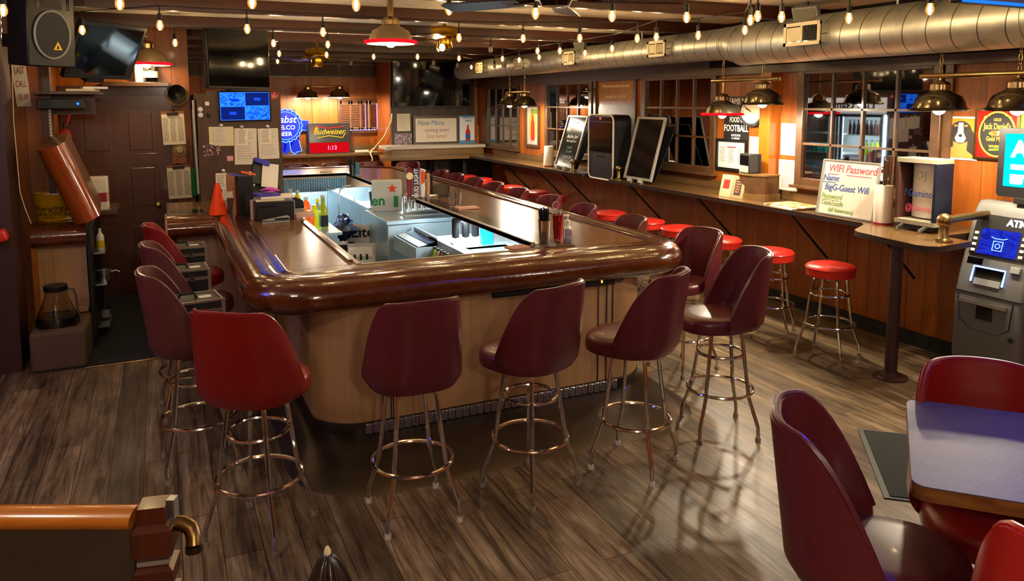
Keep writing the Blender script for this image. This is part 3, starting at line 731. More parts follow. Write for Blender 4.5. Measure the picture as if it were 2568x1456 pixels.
for i, (x, m) in enumerate(((-.62, M_cream), (-.54, M_white))):
    o = MB().box((0, 0, .01), (.2, .3, .02)).build('menu_folder', m); tag(at_w(o, (x, 8.0+.1*i, zz+.012+.022*i), rz=R(20*i-10)), ['cream folder lying on the television shelf', 'white folder lying across the cream one on the television shelf'][i], 'folder')
# header ledge above the door with things on it
zl = at(370, 206, Y=9.5).z
hs = T('door_ledge', 'dark wooden ledge above the brown door', 'ledge', (0, 0, 0)); MB().bx(-.55, .12, 9.42, 9.65, zl-.05, zl).build('ledge_board', M_trim, hs, bev=.006); MB().bx(-.5, .1, 9.56, 9.65, zl-.14, zl-.05).build('ledge_support', M_trim, hs)
px = at(349, 205, Y=9.5); o = MB().lathe([(0, 0), (.045, 0), (.045, .2), (.04, .21), (0, .21)], 18).build('white_canister', M_white); tag(at_w(o, (px.x, 9.52, zl)), 'white cylindrical canister on the ledge above the brown door', 'canister')
px = at(379, 205, Y=9.5); t = T('dark_bottle', 'dark round-shouldered bottle with tan label on the ledge above the brown door', 'bottle', (px.x, 9.52, zl)); MB().lathe([(0, 0), (.07, 0), (.075, .02), (.075, .13), (.05, .17), (.02, .19), (.02, .22), (0, .22)], 20).build('body', M_gloss, t); MB().lathe([(.076, .05), (.0765, .05), (.0765, .12), (.076, .12)], 20).build('label', M_cream, t)
# coil, bell-like horn and clip boards beside the door
t = T('horn_speaker', 'black horn speaker wrapped with coiled cable high beside the brown door', 'horn speaker', at(443, 234, Y=9.6), rot=FB)
MB().lathe([(.03, 0), (.05, .03), (.09, .09), (.1, .1), (.094, .1), (.04, .03), (.0, .02)], 24).build('horn', M_black, t)
for i in range(3): MB().tube([((.1+.012*i)*math.cos(a), (.1+.008*i)*math.sin(a)-.02, .02+.012*i) for a in [j*PI/14 for j in range(28)]], .006, 6, True).build('cable_coil', mat('tan_cable', 'a88a5c', .6) if i == 0 else bpy.data.materials['tan_cable'], t)
for i, (a, b, lb) in enumerate((((404, 279), (466, 360), 'upper clipboard of printed lists hanging beside the brown door'), ((418, 414), (482, 494), 'lower clipboard of printed lists hanging beside the brown door knob'))):
    c, w, h = wallrect(a, b, Y=9.5)
    t = T('clipboard', lb, 'clipboard', c, rot=face(0, -1, 0, 1.5), group='clipboards by the door')
    MB().box((0, 0, -.006), (w, h, .006)).build('board', mat('hardboard', '8a5c34', .6) if i == 0 else bpy.data.materials['hardboard'], t); MB().box((0, -.02, -.001), (w*.98, h*.93, .004)).build('paper', M_print2, t)
    MB().box((0, h/2-.03, .008), (w*.5, .035, .012)).build('clip', M_black, t, bev=.004); MB().tube([(.025*math.cos(a), h/2+.0+.02*math.sin(a), .01) for a in [j*PI/8 for j in range(9)]], .005).build('clip_loop', M_black, t)
t = T('wooden_block', 'orange-brown wooden block on the wall between the two clipboards', 'block', at(450, 383, Y=9.58), rot=FB); MB().box((0, 0, 0), (.15, .25, .05)).build('block', M_plank, t)
t = T('door_chime', 'round cream chime on the wooden block between the clipboards', 'chime', at(451, 376, Y=9.55), rot=FB); MB().lathe([(.075, 0), (.07, .012), (.045, .02), (.04, .045), (.03, .055), (0, .056)], 24).build('dome', mat('chime_cream', 'b09a6c', .4), t)
# post side: sign, bucket, white box, extinguisher
c = at(53, 211, Y=8.14)
t = T('last_call_sign', 'white vertical closing-time sign with red letters on the dark post', 'sign', c, rot=face(0, -1, 0, 3.5)); MB().plate(rrect(.112, .4, .012), 0, .003).build('board', M_paper, t)
M_rdt = mat('red_lettering', '9c2436', .6)
for s, y, sz, sx in (('LAST', .12, .085, .42), ('CALL', 0, .085, .42), ('130 AM', -.12, .08, .34)): text('lettering', s, sz, M_rdt, t, (0, y, .004), sx=sx)
c = at(118, 553, Z=BT); c.y = max(c.y, 7.97); c = Vector((-.93, 7.98, BT))
t = T('beer_bucket', 'yellow metal beer bucket standing on the short bar end', 'bucket', c)
MB().lathe([(0, .004), (.112, .0), (.118, .01), (.15, .25), (.156, .256), (.15, .256), (.11, .02), (0, .012)], 28).build('body', mat('bucket_yellow', 'e0aa00', .4), t)
MB().tube([(.15*math.cos(a), .15*math.sin(a)*.3-.02, .26+.01*math.sin(a)) for a in [j*PI/10 for j in range(-10, 1)]], .004).build('wire_handle', M_steel, t)
def wrap(parent, s, size, z, r, mid, shear=0):
    o = text('lettering', s, size, mid, parent, (0, 0, 0), shear=shear)
    for v in o.data.vertices:
        a = v.co.x/r + R(-90+mid_off); zz = v.co.y; v.co = ((r+v.co.z+.002)*math.cos(a), (r+v.co.z+.002)*math.sin(a), z+zz)
    o.matrix_local = Matrix.Identity(4)
mid_off = -4
wrap(t, 'Yuengling', .062, .13, .136, M_ink, .35); wrap(t, 'GOLDEN', .05, .08, .13, M_ink); wrap(t, 'PILSNER', .024, .045, .125, M_ink)
a = at(240, 485, Y=8.6)
t = T('white_box', 'white square box with a red label corner behind the raised bar flap', 'box', (a.x-.02, 8.6, BT+.02)); MB().box((0, 0, .15), (.26, .26, .32)).build('carton', M_white, t, bev=.006); MB().box((.131, -.07, .12), (.002, .09, .09)).box((.085, -.131, .12), (.08, .002, .09)).build('label', M_rdt, t)
t = T('back_counter', 'dark counter behind the raised bar flap in the door nook', 'counter', (0, 0, 0)); MB().bx(-.98, -.42, 8.36, 9.0, BT-.02, BT+.02).build('top', M_frame, t); MB().bx(-.98, -.62, 8.4, 9.0, 0, BT-.02).build('body', M_black, t)
o = MB().box((0, 0, .08), (.24, .2, .2)).build('white_carton', M_paper); tag(at_w(o, (-.83, 8.55, BT+.04), rz=.3), 'small white carton behind the yellow bucket', 'carton')
mb = MB(); random.seed(3)
for j in range(7): mb.tube([(.07*math.cos(j+i*.7)+.02*i*math.sin(j), .05*math.sin(j*2+i*.7), .03+.03*i*abs(math.cos(j))) for i in range(7)], .005, 5)
tag(at_w(mb.build('cable_tangle', M_black), (-.73, 8.12, BT+.01)), 'tangle of black cables on the short bar end beside the bucket', 'cables')
t = T('fire_extinguisher', 'red fire extinguisher on the wall of the door nook', 'fire extinguisher', (at(162, 350, Y=9.3).x, 9.35, at(162, 350, Y=9.3).z-.28)); MB().lathe([(0, 0), (.06, 0), (.065, .01), (.065, .32), (.045, .37), (.02, .39), (0, .39)], 18).build('cylinder', mat('extinguisher_red', 'a0101c', .3), t); MB().cyl((0, 0, .39), (0, 0, .45), .015).box((.02, 0, .46), (.1, .02, .02)).build('valve', M_black, t); MB().tube([(.02, 0, .43), (.06, -.04, .55), (.04, -.06, .7), (-.02, -.05, .76)], .01).build('hose', mat('hose_red', 'c43a2a', .5), t)
sheet('label_strip', (120, 260), (132, 345), printed('strip_print', rows=11, amount=.7), 'narrow white strip of labels on the trim beside the door nook', 'label strip', Y=8.08)
o = MB().tube([at(30, 160, Y=7.18), at(34, 300, Y=7.18), at(50, 480, Y=7.18), at(62, 520, Y=7.18), at(78, 560, Y=7.18)], .0025).build('wire', M_cream); tag(o, 'thin pale wire running down the dark post', 'wire')
# black rack behind the stub with bottles and a steel pot
t = T('black_rack', 'black utility rack along the passage behind the short bar end', 'rack', (0, 0, 0)); MB().bx(-.64, -.61, 7.66, 8.36, .02, BT-.05).build('side_panel', M_black, t); MB().bx(-.98, -.64, 7.95, 8.35, .1, .14).bx(-.98, -.64, 7.95, 8.35, .5, .54).build('shelf', M_black, t); [MB().bx(-.61, -.52, 7.95, 8.35, z, z+.015).build('side_shelf', M_steel, t) for z in (.1, .5, .8)]
for (z, y, r, h, m, m2, lb) in ((.815, 8.1, .035, .2, M_white, mat('label_yellow', 'd8c020', .5), 'white bottle with a yellow and blue label on the black rack beside the passage'), (.115, 8.2, .04, .22, mat('dark_tub', '1c1c20', .6), M_grey, 'dark jar low on the black rack beside the passage')):
    b = T('bottle', lb, 'bottle', (-.565, y, z)); MB().lathe(bottle_bm(h, r), 14).build('body', m, b); MB().lathe([(r+.001, .02), (r+.001, h*.45)], 14, cap0=False, cap1=False).build('label', m2, b)
b = T('steel_pot', 'steel pot hanging out over the passage from the black rack', 'pot', (-.545, 8.05, .515)); MB().lathe([(0, 0), (.05, .0), (.062, .02), (.062, .11), (.066, .112), (.06, .112), (.058, .02), (0, .01)], 20).build('pot', M_steel, b); MB().tube([(.06, 0, .09), (.1, 0, .1), (.13, 0, .08)], .008).build('handle', M_steel, b)
# glass coffee jug
t = T('coffee_jug', 'glass coffee jug with a black collar on the carpeted block', 'jug', (-.86, 7.3, .33))
MB().lathe([(0, .004), (.15, .0), (.165, .02), (.16, .06), (.13, .14), (.09, .24), (.078, .3), (.078, .345), (.074, .345), (.074, .3), (.086, .24), (.126, .14), (.155, .06), (.15, .012), (0, .008)], 28).build('glass', mat('smoky_glass', 'f4efe8', .02, trans=1, ior=1.3), t)
MB().lathe([(0, .012), (.148, .014), (.154, .06), (.147, .085), (0, .085)], 28).build('contents', M_black, t, label='black grounds filling the base')
MB().lathe([(.08, .3), (.088, .305), (.09, .345), (.085, .35), (.0, .352)], 28).build('collar', M_black, t)
MB().tube([(.08, .0, .31), (.13, 0, .3), (.145, 0, .25), (.15, 0, .15), (.16, 0, .07)], .008).build('handle', mat('clear_plastic_dark', '706860', .2, trans=.5), t)
p = at(4, 590, Y=7.14); o = MB().box((-.06, 0, 0), (.2, .12, .1)).build('red_pad', M_red, bev=.025, seg=3); tag(at_w(o, (p.x, 7.14, p.z), Matrix.Rotation(R(-16), 3, 'Y')), 'red padded corner jutting out in front of the dark post', 'pad')
# ------------------------------------------------------------------ things on and inside the bar
def onbar(px, py, z=BT): return at(px, py, Z=z)
p = onbar(548, 537)
t = T('traffic_cone', 'small orange traffic cone standing on the corner of the bar', 'cone', p); MB().lathe([(.0, 0), (.088, 0), (.09, .006), (.085, .012), (.022, .29), (.018, .3), (0, .302)], 28).build('cone', mat('cone_orange', 'ff4a0c', .4, emit='ff3a00', es=.06), t)
p = onbar(454, 548); o = MB().box((0, .0, .03), (.1, .004, .12)).build('orange_tag', mat('tag_orange', 'e8741c', .6)); tag(at_w(o, (p.x-.05, p.y-.13, BT+.0), face(-.4, -1, -10)), 'orange paper tag hanging at the end of the bar by the brown door', 'tag')
o = MB().plate(rrect(.3, .2, .02), 0, .01).build('glass_ashtray', M_glass); tag(at_w(o, (.2, 8.05, BT)), 'flat glass dish on the end of the bar behind the passage stools', 'dish')
p = onbar(594, 538); t = T('pepper_mill', 'tall tan wooden mill beside the orange cone', 'mill', p); MB().lathe([(0, 0), (.042, 0), (.042, .03), (.03, .1), (.025, .17), (.032, .215), (.022, .23), (.03, .26), (.018, .28), (0, .285)], 20).build('body', mat('mill_wood', 'a8804c', .5), t)
p = onbar(620, 543); t = T('black_box', 'tall black box with faint white print standing beside the wooden mill', 'box', p, rz=.15); MB().box((0, .06, .19), (.14, .12, .38)).build('carton', M_black, t, bev=.004); MB().box((.02, -.0015, .12), (.07, .003, .18)).build('printed_label', printed('box_print', paper='141414', ink='6a655c', rows=9), t)
o = MB().box((0, 0, 0), (.07, .09, .16)).build('kraft_box', mat('kraft', 'a8764c', .7)); tag(at_w(o, onbar(590, 540)+Vector((-.02, .15, .3))), 'small brown box propped high beside the tall black box', 'box')
o = MB().box((0, 0, -.12), (.07, .09, .3)).build('kraft_box_support', M_wg); tag(at_w(o, onbar(590, 540)+Vector((-.02, .15, .12))), 'dark support under the small brown box beside the black box', 'stand')
for i, (m, dx) in enumerate(((mat('folder_blue', '3a3fae', .5), -.08), (mat('flyer_orange', 'f0661c', .5), .03))):
    o = MB().box((0, 0, 0), (.13, .1, .012)).build('flyer', m); tag(at_w(o, onbar(620, 543)+Vector((dx-.0, .06, .39+.014*i)), Matrix.Rotation(.25, 3, 'Y')), ['blue flyer on top of the tall black box', 'orange flyer on top of the tall black box'][i], 'flyer')
# sales terminal: angled stand, tilted display with papers taped on
p = onbar(672, 520); p.y += .18
t = T('sales_terminal', 'black sales terminal on an angled stand with sheets taped to it', 'terminal', p, rz=R(12))
MB().prism([(-.14, 0), (.16, 0), (.16, .03), (.05, .22), (-.01, .22), (-.14, .05)], -.09, .09, lambda u, v, h: (h*1.6, u, v)).build('base', M_black, t, bev=.006)
MB().box((0.02, .02, .33), (.3, .04, .27), rot=Matrix.Rotation(R(-14), 3, 'X') @ Matrix.Rotation(R(16), 3, 'Y')).build('display', M_black, t, bev=.01)
MB().box((.05, -.02, .31), (.17, .003, .25), rot=Matrix.Rotation(R(-14), 3, 'X') @ Matrix.Rotation(R(10), 3, 'Y')).build('taped_sheet', M_paper, t, label='white sheet taped over the display'); MB().box((-.13, .0, .28), (.07, .003, .16), rot=Matrix.Rotation(R(-12), 3, 'X') @ Matrix.Rotation(R(12), 3, 'Y')).build('sticky_note', M_cream, t, label='cream sticky note')
MB().box((-.02, .01, .455), (.16, .06, .05), rot=Matrix.Rotation(R(20), 3, 'Y')).build('blue_cap', bpy.data.materials['folder_blue'], t, bev=.008)
p = onbar(692, 552)
t = T('receipt_printer', 'black printer box with papers stacked on its lid at the inner bar edge', 'printer', p, rz=R(3)); MB().box((0, .13, .085), (.34, .26, .17)).build('housing', M_black, t, bev=.006); MB().box((0, -.001, .13), (.3, .004, .01)).build('paper_slot', M_gloss, t); MB().box((.171, .1, .085), (.006, .2, .165)).build('side_trim', M_steel, t)
for i, (m, w, dx, lb) in enumerate(((M_cream, .25, -.04, 'cream papers on the printer lid, lowest of the pile'), (M_paper, .3, .02, 'white papers on the printer lid above the cream ones'), (mat('notebook_purple', '4a3aa8', .5), .2, -.06, 'purple notebook on the printer lid'))):
    o = MB().box((0, 0, .011), (w, .2, .02)).build('paper_stack' if i < 2 else 'notebook', m); tag(at_w(o, p+Vector((dx, .13, .172+.022*i)), rz=R(5*i)), lb, 'papers' if i < 2 else 'notebook')
mb = MB()
for j in range(8):
    a = j*PI/4; mb.ell((.05*math.cos(a), .04*math.sin(a), .02+.012*(j % 3)), (.04, .028, .007), 8, 5)
mb.ell((0, 0, .03), (.02, .02, .014), 8, 5); o = mb.build('pink_flower', mat('petal_pink', 'd85ad0', .5)); tag(at_w(o, p+Vector((-.03, .1, .24))), 'pink cloth flower lying on top of the printer papers', 'flower')
p2 = onbar(690, 557); t = T('stapler', 'grey stapler in front of the black printer', 'stapler', p2+Vector((0, -.04, 0)), rz=R(4)); MB().box((.0, 0, .008), (.24, .045, .016)).build('base', M_grey, t, bev=.003); MB().prism([(-.12, .03), (.1, .06), (.12, .05), (.12, .025), (-.05, .02)], -.02, .02, lambda u, v, h: (u, h, v)).build('arm', M_grey, t, bev=.004); MB().box((.05, -.0205, .036), (.12, .002, .014)).build('arm_slot', M_gloss, t)
o = MB().box((0, 0, .09), (.085, .02, .18)).build('envelope', mat('envelope_tan', 'c8b098', .7)); tag(at_w(o, onbar(641, 549)+Vector((0, .0, 0)), rz=R(-12)), 'tan envelope standing beside the black printer', 'envelope')
p = onbar(752, 540); t = T('card_reader', 'black card reader and receipt stack next to the printer', 'card reader', p+Vector((0, .12, 0))); MB().box((0, 0, .03), (.12, .14, .06)).build('base', M_grey, t, bev=.006); MB().prism([(-.06, .06), (.06, .06), (.05, .13), (-.02, .17), (-.05, .15)], -.05, .05, lambda u, v, h: (u, h, v)).build('handset', M_black, t, bev=.01)
o = MB().box((0, 0, .016), (.17, .16, .032)).build('paper_stack', mat('pink_paper', 'caa294', .7)); tag(at_w(o, p+Vector((.02, -.06, 0)), rz=R(6)), 'stack of pinkish guest checks at the inner bar edge', 'papers')

# far side of the bar top
p = onbar(884, 441); t = T('straw_cup', 'black cup full of black straws at the far inner corner of the bar', 'straw cup', p); MB().lathe([(0, 0), (.038, 0), (.05, .16), (.046, .16), (.034, .01), (0, .01)], 20).build('cup', M_gloss, t)
def straws(t, r, h, n, lean=.3):
    mb = MB()
    for j in range(n):
        a = j*2.4; q = r*math.sqrt((j+.5)/n); x, y = q*math.cos(a), q*math.sin(a); mb.tube([(x*.4, y*.4, .02), (x*(1+lean), y*(1+lean), h+.02*math.sin(j*3))], .0045, 6)
    return mb.build('straw', M_black, t)
s = straws(t, .05, .26, 24); s['kind'] = 'stuff'; s.name = 'straw_bunch'
p = onbar(898, 440); o = MB().box((0, .02, .1), (.06, .02, .18)).build('menu_holder', mat('menu_blue', '3a86b8', .3)); tag(at_w(o, p, rz=.2), 'blue upright card holder beside the far straw cup', 'card holder')
o = MB().box((0, 0, .008), (.16, .07, .015)).build('bar_cloth', M_paper); tag(at_w(o, onbar(818, 432)), 'folded white cloth on the far end of the bar top', 'cloth')
p = onbar(1078, 489); t = T('straw_cup', 'black straw cup beside the wire basket on the long bar side', 'straw cup', p); MB().lathe([(0, 0), (.036, 0), (.042, .14), (.04, .14), (.034, .01), (0, .01)], 18).build('cup', mat('cup_smoke', '2a2622', .15, trans=.4), t); s = straws(t, .035, .23, 20, .15); s['kind'] = 'stuff'; s.name = 'straw_bunch'
p = onbar(1106, 492); t = T('wire_basket', 'round black mesh basket on the bar beside the straw cup', 'basket', p); mb = MB()
for j in range(28):
    a = 2*PI*j/28
    for sgn in (1, -1): mb.tube([(.085*math.cos(a), .085*math.sin(a), 0), (.092*math.cos(a+sgn*.35), .092*math.sin(a+sgn*.35), .07), (.1*math.cos(a+sgn*.7), .1*math.sin(a+sgn*.7), .13)], .0016, 4)
mb.build('mesh', M_black, t); MB().lathe([(0, 0), (.085, 0), (.085, .004), (0, .004)], 24).build('bottom', M_black, t); MB().tube([(.1*math.cos(2*PI*j/28), .1*math.sin(2*PI*j/28), .13) for j in range(28)], .004, 6, True).build('rim', M_black, t)
gm = [(0, 0), (.03, 0), (.044, .15), (.0415, .15), (.029, .012), (0, .01)]
for i, (px, py, lb, h) in enumerate(((1136, 519, 'pint glass, nearer the well edge of the bar', 0), (1152, 518, 'second pint glass with a dark stirrer in it beside the other', 1))):
    t = T('pint_glass', 'clear ' + lb, 'glass', onbar(px, py)+Vector((.0, .04*i, .0)), group='pint glasses on the bar'); MB().lathe(gm, 24).build('glass', M_glass, t)
    if h: MB().tube([(0, 0, .02), (.01, 0, .2)], .004, 6).build('stirrer', M_post, t)
o = MB().box((0, 0, .008), (.22, .14, .015)).build('paper_coaster', mat('coaster_pink', 'c09080', .6)); tag(at_w(o, onbar(1172, 524)+Vector((.0, .02, .004))), 'pinkish paper pad on the bar beside the pint glasses', 'paper pad')
# shaker, tumbler and hand pump on their mat
a = onbar(1370, 617)
t = T('bar_mat', 'thin brown rubber mat under the steel shaker at the near bar corner', 'bar mat', a); MB().plate([(-.12, -.04), (.16, -.09), (.2, -.08), (.2, -.06), (.06, .12), (-.1, .08)], 0, .006).build('mat', mat('mat_brown', '3a2218', .6), t); MB().tube([(-.13, -.03, .006), (-.1, .03, .012), (-.06, .09, .012)], .012, 6).build('folded_edge', mat('mat_edge', '6a4434', .7), t)
t = T('cocktail_shaker', 'polished steel shaker tin filled with black straws', 'shaker', onbar(1366, 612)+Vector((0, .01, .008))); MB().lathe([(0, 0), (.036, 0), (.038, .004), (.048, .17), (.05, .174), (.046, .174), (.034, .01), (0, .01)], 30).build('tin', M_chrome, t); s = straws(t, .04, .25, 26, .1); s['kind'] = 'stuff'; s.name = 'straw_bunch'
t = T('copper_tumbler', 'red copper-coloured tumbler with utensils behind the steel shaker', 'tumbler', onbar(1399, 598)); MB().lathe([(0, 0), (.034, 0), (.043, .19), (.04, .19), (.03, .01), (0, .01)], 28).build('tumbler', mat('red_metal', 'b02a24', .18, .9), t)
MB().lathe([(.0395, .182), (.0405, .186), (.0405, .19), (.0395, .19)], 24, cap0=False, cap1=False).build('copper_rim', M_brass, t); MB().tube([(0, 0, .1), (-.02, 0, .24)], .004).tube([(-.02+.03*math.cos(a), 0, .265+.03*math.sin(a)) for a in [j*PI/8 for j in range(16)]], .003, 6, True).tube([(.01, 0, .1), (.03, .0, .23)], .005).build('utensil', M_steel, t)
t = T('hand_sanitizer', 'clear pump bottle of hand gel beside the red tumbler', 'pump bottle', onbar(1423, 609)); MB().plate(rrect(.068, .045, .018), 0, .115).build('bottle', mat('gel_clear', 'c8cee8', .08, trans=.75, ior=1.36), t, bev=.008); MB().plate(rrect(.06, .038, .014), .004, .03).build('gel', mat('gel', 'e4e8f4', .2, trans=.3), t)
MB().lathe([(.03, .113), (.022, .128), (.016, .135), (.016, .15), (.022, .152), (.022, .175), (.008, .178), (.006, .21), (0, .21)], 18).build('pump_collar', M_white, t); MB().box((-.012, 0, .212), (.05, .018, .012)).build('pump_nozzle', M_white, t, bev=.003); MB().box((.008, -.0235, .075), (.032, .002, .04)).build('label', mat('label_pinkblue', '9a6a9a', .5), t)

# ------------------------------------------------------------------ inside the well
M_stl = mat('well_steel', 'b4c6ce', .38, .75, var=.06); M_bright = mat('well_white_panel', 'c6d0d0', .4)
ka = at(975, 553, Z=.95); kb = at(935, 528, Z=.95)
t = T('keg_cooler', 'pale steel keg cooler with flat top holding the beer taps', 'keg cooler')
KX0, KX1, KY0, KY1 = 2.12, 3.04, 7.78, 8.7
MB().bx(KX0+.02, KX1, KY0+.02, KY1, .02, .9).build('body', M_stl, t, bev=.01); MB().bx(KX0, KX1, KY0, KY1+.02, .9, .95).build('top', M_stl, t, bev=.008); MB().bx(KX0+.18, KX0+.2, KY0+.0, KY0+.03, .7, .73).build('latch', M_black, t)
M_hb = mat('tap_maroon', '6e1a22', .35); M_bud = mat('tap_blue', '22306e', .35); M_or = mat('tap_orange', 'd8531e', .35); M_tw = mat('tap_white', 'd8dde6', .35)
tw = T('beer_tower', 'chrome tower with beer taps on the keg cooler', 'beer tower', (2.62, 8.15, .95)); MB().bx(-.2, .2, -.05, .05, .0, .22).build('tower', M_chrome, tw, bev=.02, seg=3); MB().bx(-.24, .24, -.17, .09, 0, .012).build('drip_tray', M_bright, tw, bev=.003)
for i, x in enumerate((-.16, -.085, -.01, .055)):
    f = MB().cyl((x, -.05, .16), (x, -.12, .15), .016).cyl((x, -.11, .16), (x, -.12, .06), .011, r2=.014).cyl((x, -.1, .15), (x, -.1, .2), .012).build('faucet', M_chrome, tw)
    if i == 0:
        h = MB().prism([(-.02, .2), (.02, .2), (.03, .3), (.035, .5), (.0, .54), (-.035, .5), (-.03, .3)], -.1-.015, -.1+.015, lambda u, v, hh: (x+u, hh, v)).build('tap_handle', M_hb, tw, bev=.004, label='maroon tap handle with a round cream badge'); MB().cyl((x, -.116, .44), (x, -.122, .44), .04, 20).build('badge', M_cream, h)
        MB().prism([(-.045, .3), (-.03, .3), (-.02, .52), (-.045, .5)], -.1, -.09, lambda u, v, hh: (x+u, hh, v)).build('badge_wing', M_grey, h)
    elif i == 1:
        h = MB().prism([(-.02, .2), (.02, .2), (.032, .5), (.024, .52), (-.024, .52), (-.032, .5)], -.1-.015, -.1+.015, lambda u, v, hh: (x+u, hh, v)).build('tap_handle', M_bud, tw, bev=.004, label='blue tap handle with upright white lettering')
        text('lettering', 'BUD LIGHT', .062, M_white, h, (x, -.118, .36), rot=FB @ Matrix.Rotation(PI/2, 3, 'Z'), bold=.0015)
    elif i == 2:
        h = MB().prism([(-.018, .2), (.02, .2), (.03, .3), (.02, .38), (.04, .5), (-.02, .52), (-.03, .42), (-.02, .3)], -.1-.015, -.1+.015, lambda u, v, hh: (x+u, hh, v)).build('tap_handle', M_tw, tw, bev=.004, label='white and orange figure-shaped tap handle'); MB().prism([(-.014, .34), (.016, .36), (.034, .48), (-.016, .5), (-.022, .42)], -.119, -.115, lambda u, v, hh: (x+u, hh, v)).build('orange_panel', M_or, h)
    else:
        MB().prism([(-.014, .2), (.016, .2), (.022, .34), (.016, .46), (-.012, .46)], -.1-.012, -.1+.012, lambda u, v, hh: (x+u, hh, v)).build('tap_handle', mat('tap_tan', 'b88a58', .4), tw, bev=.004, label='tan tap handle')
# carton, can, pitcher by the keg cooler
c = at(950, 524, Z=.95); t = T('beer_carton', 'white beer carton with green lettering and red star on the keg cooler', 'carton', (2.36, 8.62, .95), rz=R(-14)); MB().box((0, 0, .17), (.34, .26, .34)).build('carton', M_bright, t, bev=.003); text('lettering', 'en', .16, mat('carton_green', '1e8a4a', .5), t, (-.1, -.1315, .12), rot=FB, bold=.004)
s5 = []
for j in range(10): a = PI/2+j*PI/5; q = .06 if j % 2 == 0 else .025; s5.append((q*math.cos(a), q*math.sin(a)))
MB().prism(s5, -.1335, -.131, lambda u, v, h: (.06+u, h, .26+v)).build('red_star', mat('star_red', 'e0401c', .5), t); MB().box((.1, -.132, .11), (.05, .002, .13)).build('printed_bottle', bpy.data.materials['carton_green'], t)
b = T('drink_can', 'white and red drink can between the beer carton and the taps', 'can', (2.56, 8.42, .95)); MB().lathe([(0, 0), (.034, 0), (.036, .01), (.036, .19), (.03, .2), (0, .2)], 18).build('body', M_bright, b); MB().lathe([(.0365, .04), (.0365, .12)], 18, cap0=False, cap1=False).build('label', M_rdt, b)
t = T('bottle_cooler', 'long steel bottle cooler with open bins beyond the keg cooler', 'bottle cooler'); MB().bx(2.2, 2.24, 8.8, 11.3, .42, .93).bx(2.24, 3.0, 8.8, 11.3, .42, .46).bx(2.24, 3.0, 8.8, 8.84, .46, .93).bx(2.24, 3.0, 11.26, 11.3, .46, .93).bx(2.96, 3.0, 8.84, 11.26, .46, .93).bx(2.2, 2.3, 8.8, 8.9, 0.02, .42).bx(2.2, 2.3, 11.2, 11.3, .02, .42).build('body', M_stl, t); MB().bx(2.18, 2.26, 8.8, 11.3, .93, .95).build('rim', M_steel, t); MB().bx(2.3, 2.9, 8.9, 10.0, .86, .88).build('sliding_lid', M_bright, t)
b = T('drinks_pitcher', 'pitcher of dark drink standing in the steel bottle cooler', 'pitcher', (2.4, 9.35, .88)); MB().lathe([(0, 0), (.05, 0), (.055, .02), (.075, .25), (.072, .25), (.05, .02), (0, .012)], 20).build('jug', M_glass, b); MB().lathe([(0, .013), (.048, .02), (.066, .2), (0, .2)], 20).build('drink', mat('dark_drink', '4a1a22', .2), b)
b = T('blue_scoop', 'blue and white soap bottle hung above the bottle cooler', 'bottle', (2.52, 9.2, .9)); MB().plate(rrect(.05, .05, .012), 0, .27).build('body', mat('scoop_blue', '2a86c8', .3), b, bev=.008); MB().plate(rrect(.045, .052, .01), .02, .1).build('white_base', M_bright, b)
b = T('gooseneck_faucet', 'slim gooseneck faucet arching over the well beside the corrugated metal', 'faucet'); fp = [at(852, 560, Y=9.2), at(849, 520, Y=9.2), at(849, 490, Y=9.2), at(854, 474, Y=9.2), at(866, 467, Y=9.2), at(880, 465, Y=9.2)]; MB().tube([(fp[0].x, 9.2, .02)]+fp, .011, 8).build('pipe', M_steel, b)
# bottle shelf under the lit end
t = T('bottle_shelf', 'stainless shelf with bottles under the bright LED light behind the printer', 'shelf'); MB().bx(1.12, 1.7, 8.0, 11.4, .8, .83).build('board', M_stl, t); MB().bx(1.12, 1.66, 8.05, 8.09, .02, .8).bx(1.12, 1.16, 8.09, 11.4, .02, .8).bx(1.62, 1.66, 11.3, 11.4, .02, .8).build('frame', M_stl, t); MB().bx(1.08, 1.11, 8.2, 11.45, .83, 1.1).build('splash', M_bright, t)
def btl(name, px, py, h, r, m, lb, Y, cap=M_capk, neck=.35, lab=None, z=.83):
    q = at(px, py, Y=Y); b = T(name, lb, 'bottle', (q.x, Y, z), group='bottles on the lit shelf'); MB().lathe(bottle_bm(h, r, neck), 18).build('body', m, b); MB().lathe([(0, h-.03), (r*.5, h-.03), (r*.5, h+.004), (0, h+.004)], 14).build('cap', cap, b)
    if lab: MB().lathe([(r+.001, .02), (r+.001, h*.4)], 18, cap0=False, cap1=False).build('label', lab, b)
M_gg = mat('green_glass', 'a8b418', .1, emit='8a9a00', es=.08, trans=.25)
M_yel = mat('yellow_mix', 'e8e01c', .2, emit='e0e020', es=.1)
btl('wine_bottle', 811, 540, .36, .05, M_gg, 'green wine bottle with dark label on the lit shelf', 8.35, M_bright, .45, M_black)
btl('mixer_bottle', 788, 543, .27, .05, M_lime, 'lime yellow mixer bottle with yellow pourer on the lit shelf', 8.25, M_yel, .25)
btl('mixer_bottle', 797, 530, .3, .042, mat('clear_mix', 'c8e0b0', .15, trans=.4), 'pale mixer bottle with yellow top behind the lime one', 8.5, M_yel, .3)
btl('juice_bottle', 767, 520, .3, .052, M_ora, 'orange juice bottle with white label band on the lit shelf', 8.75, M_bright, .25, M_bright)
btl('juice_bottle', 776, 540, .22, .05, M_ora, 'second orange juice bottle, nearer the printer', 8.2, M_ora, .2)
btl('liquor_bottle', 746, 505, .28, .05, M_yel, 'yellow bottle at the back of the lit shelf', 9.6, M_bright, .3)
btl('liquor_bottle', 728, 505, .28, .05, mat('clear_bottle', 'e8f0f0', .1, trans=.5), 'clear bottle glowing white at the back of the lit shelf', 9.8, M_bright, .3)
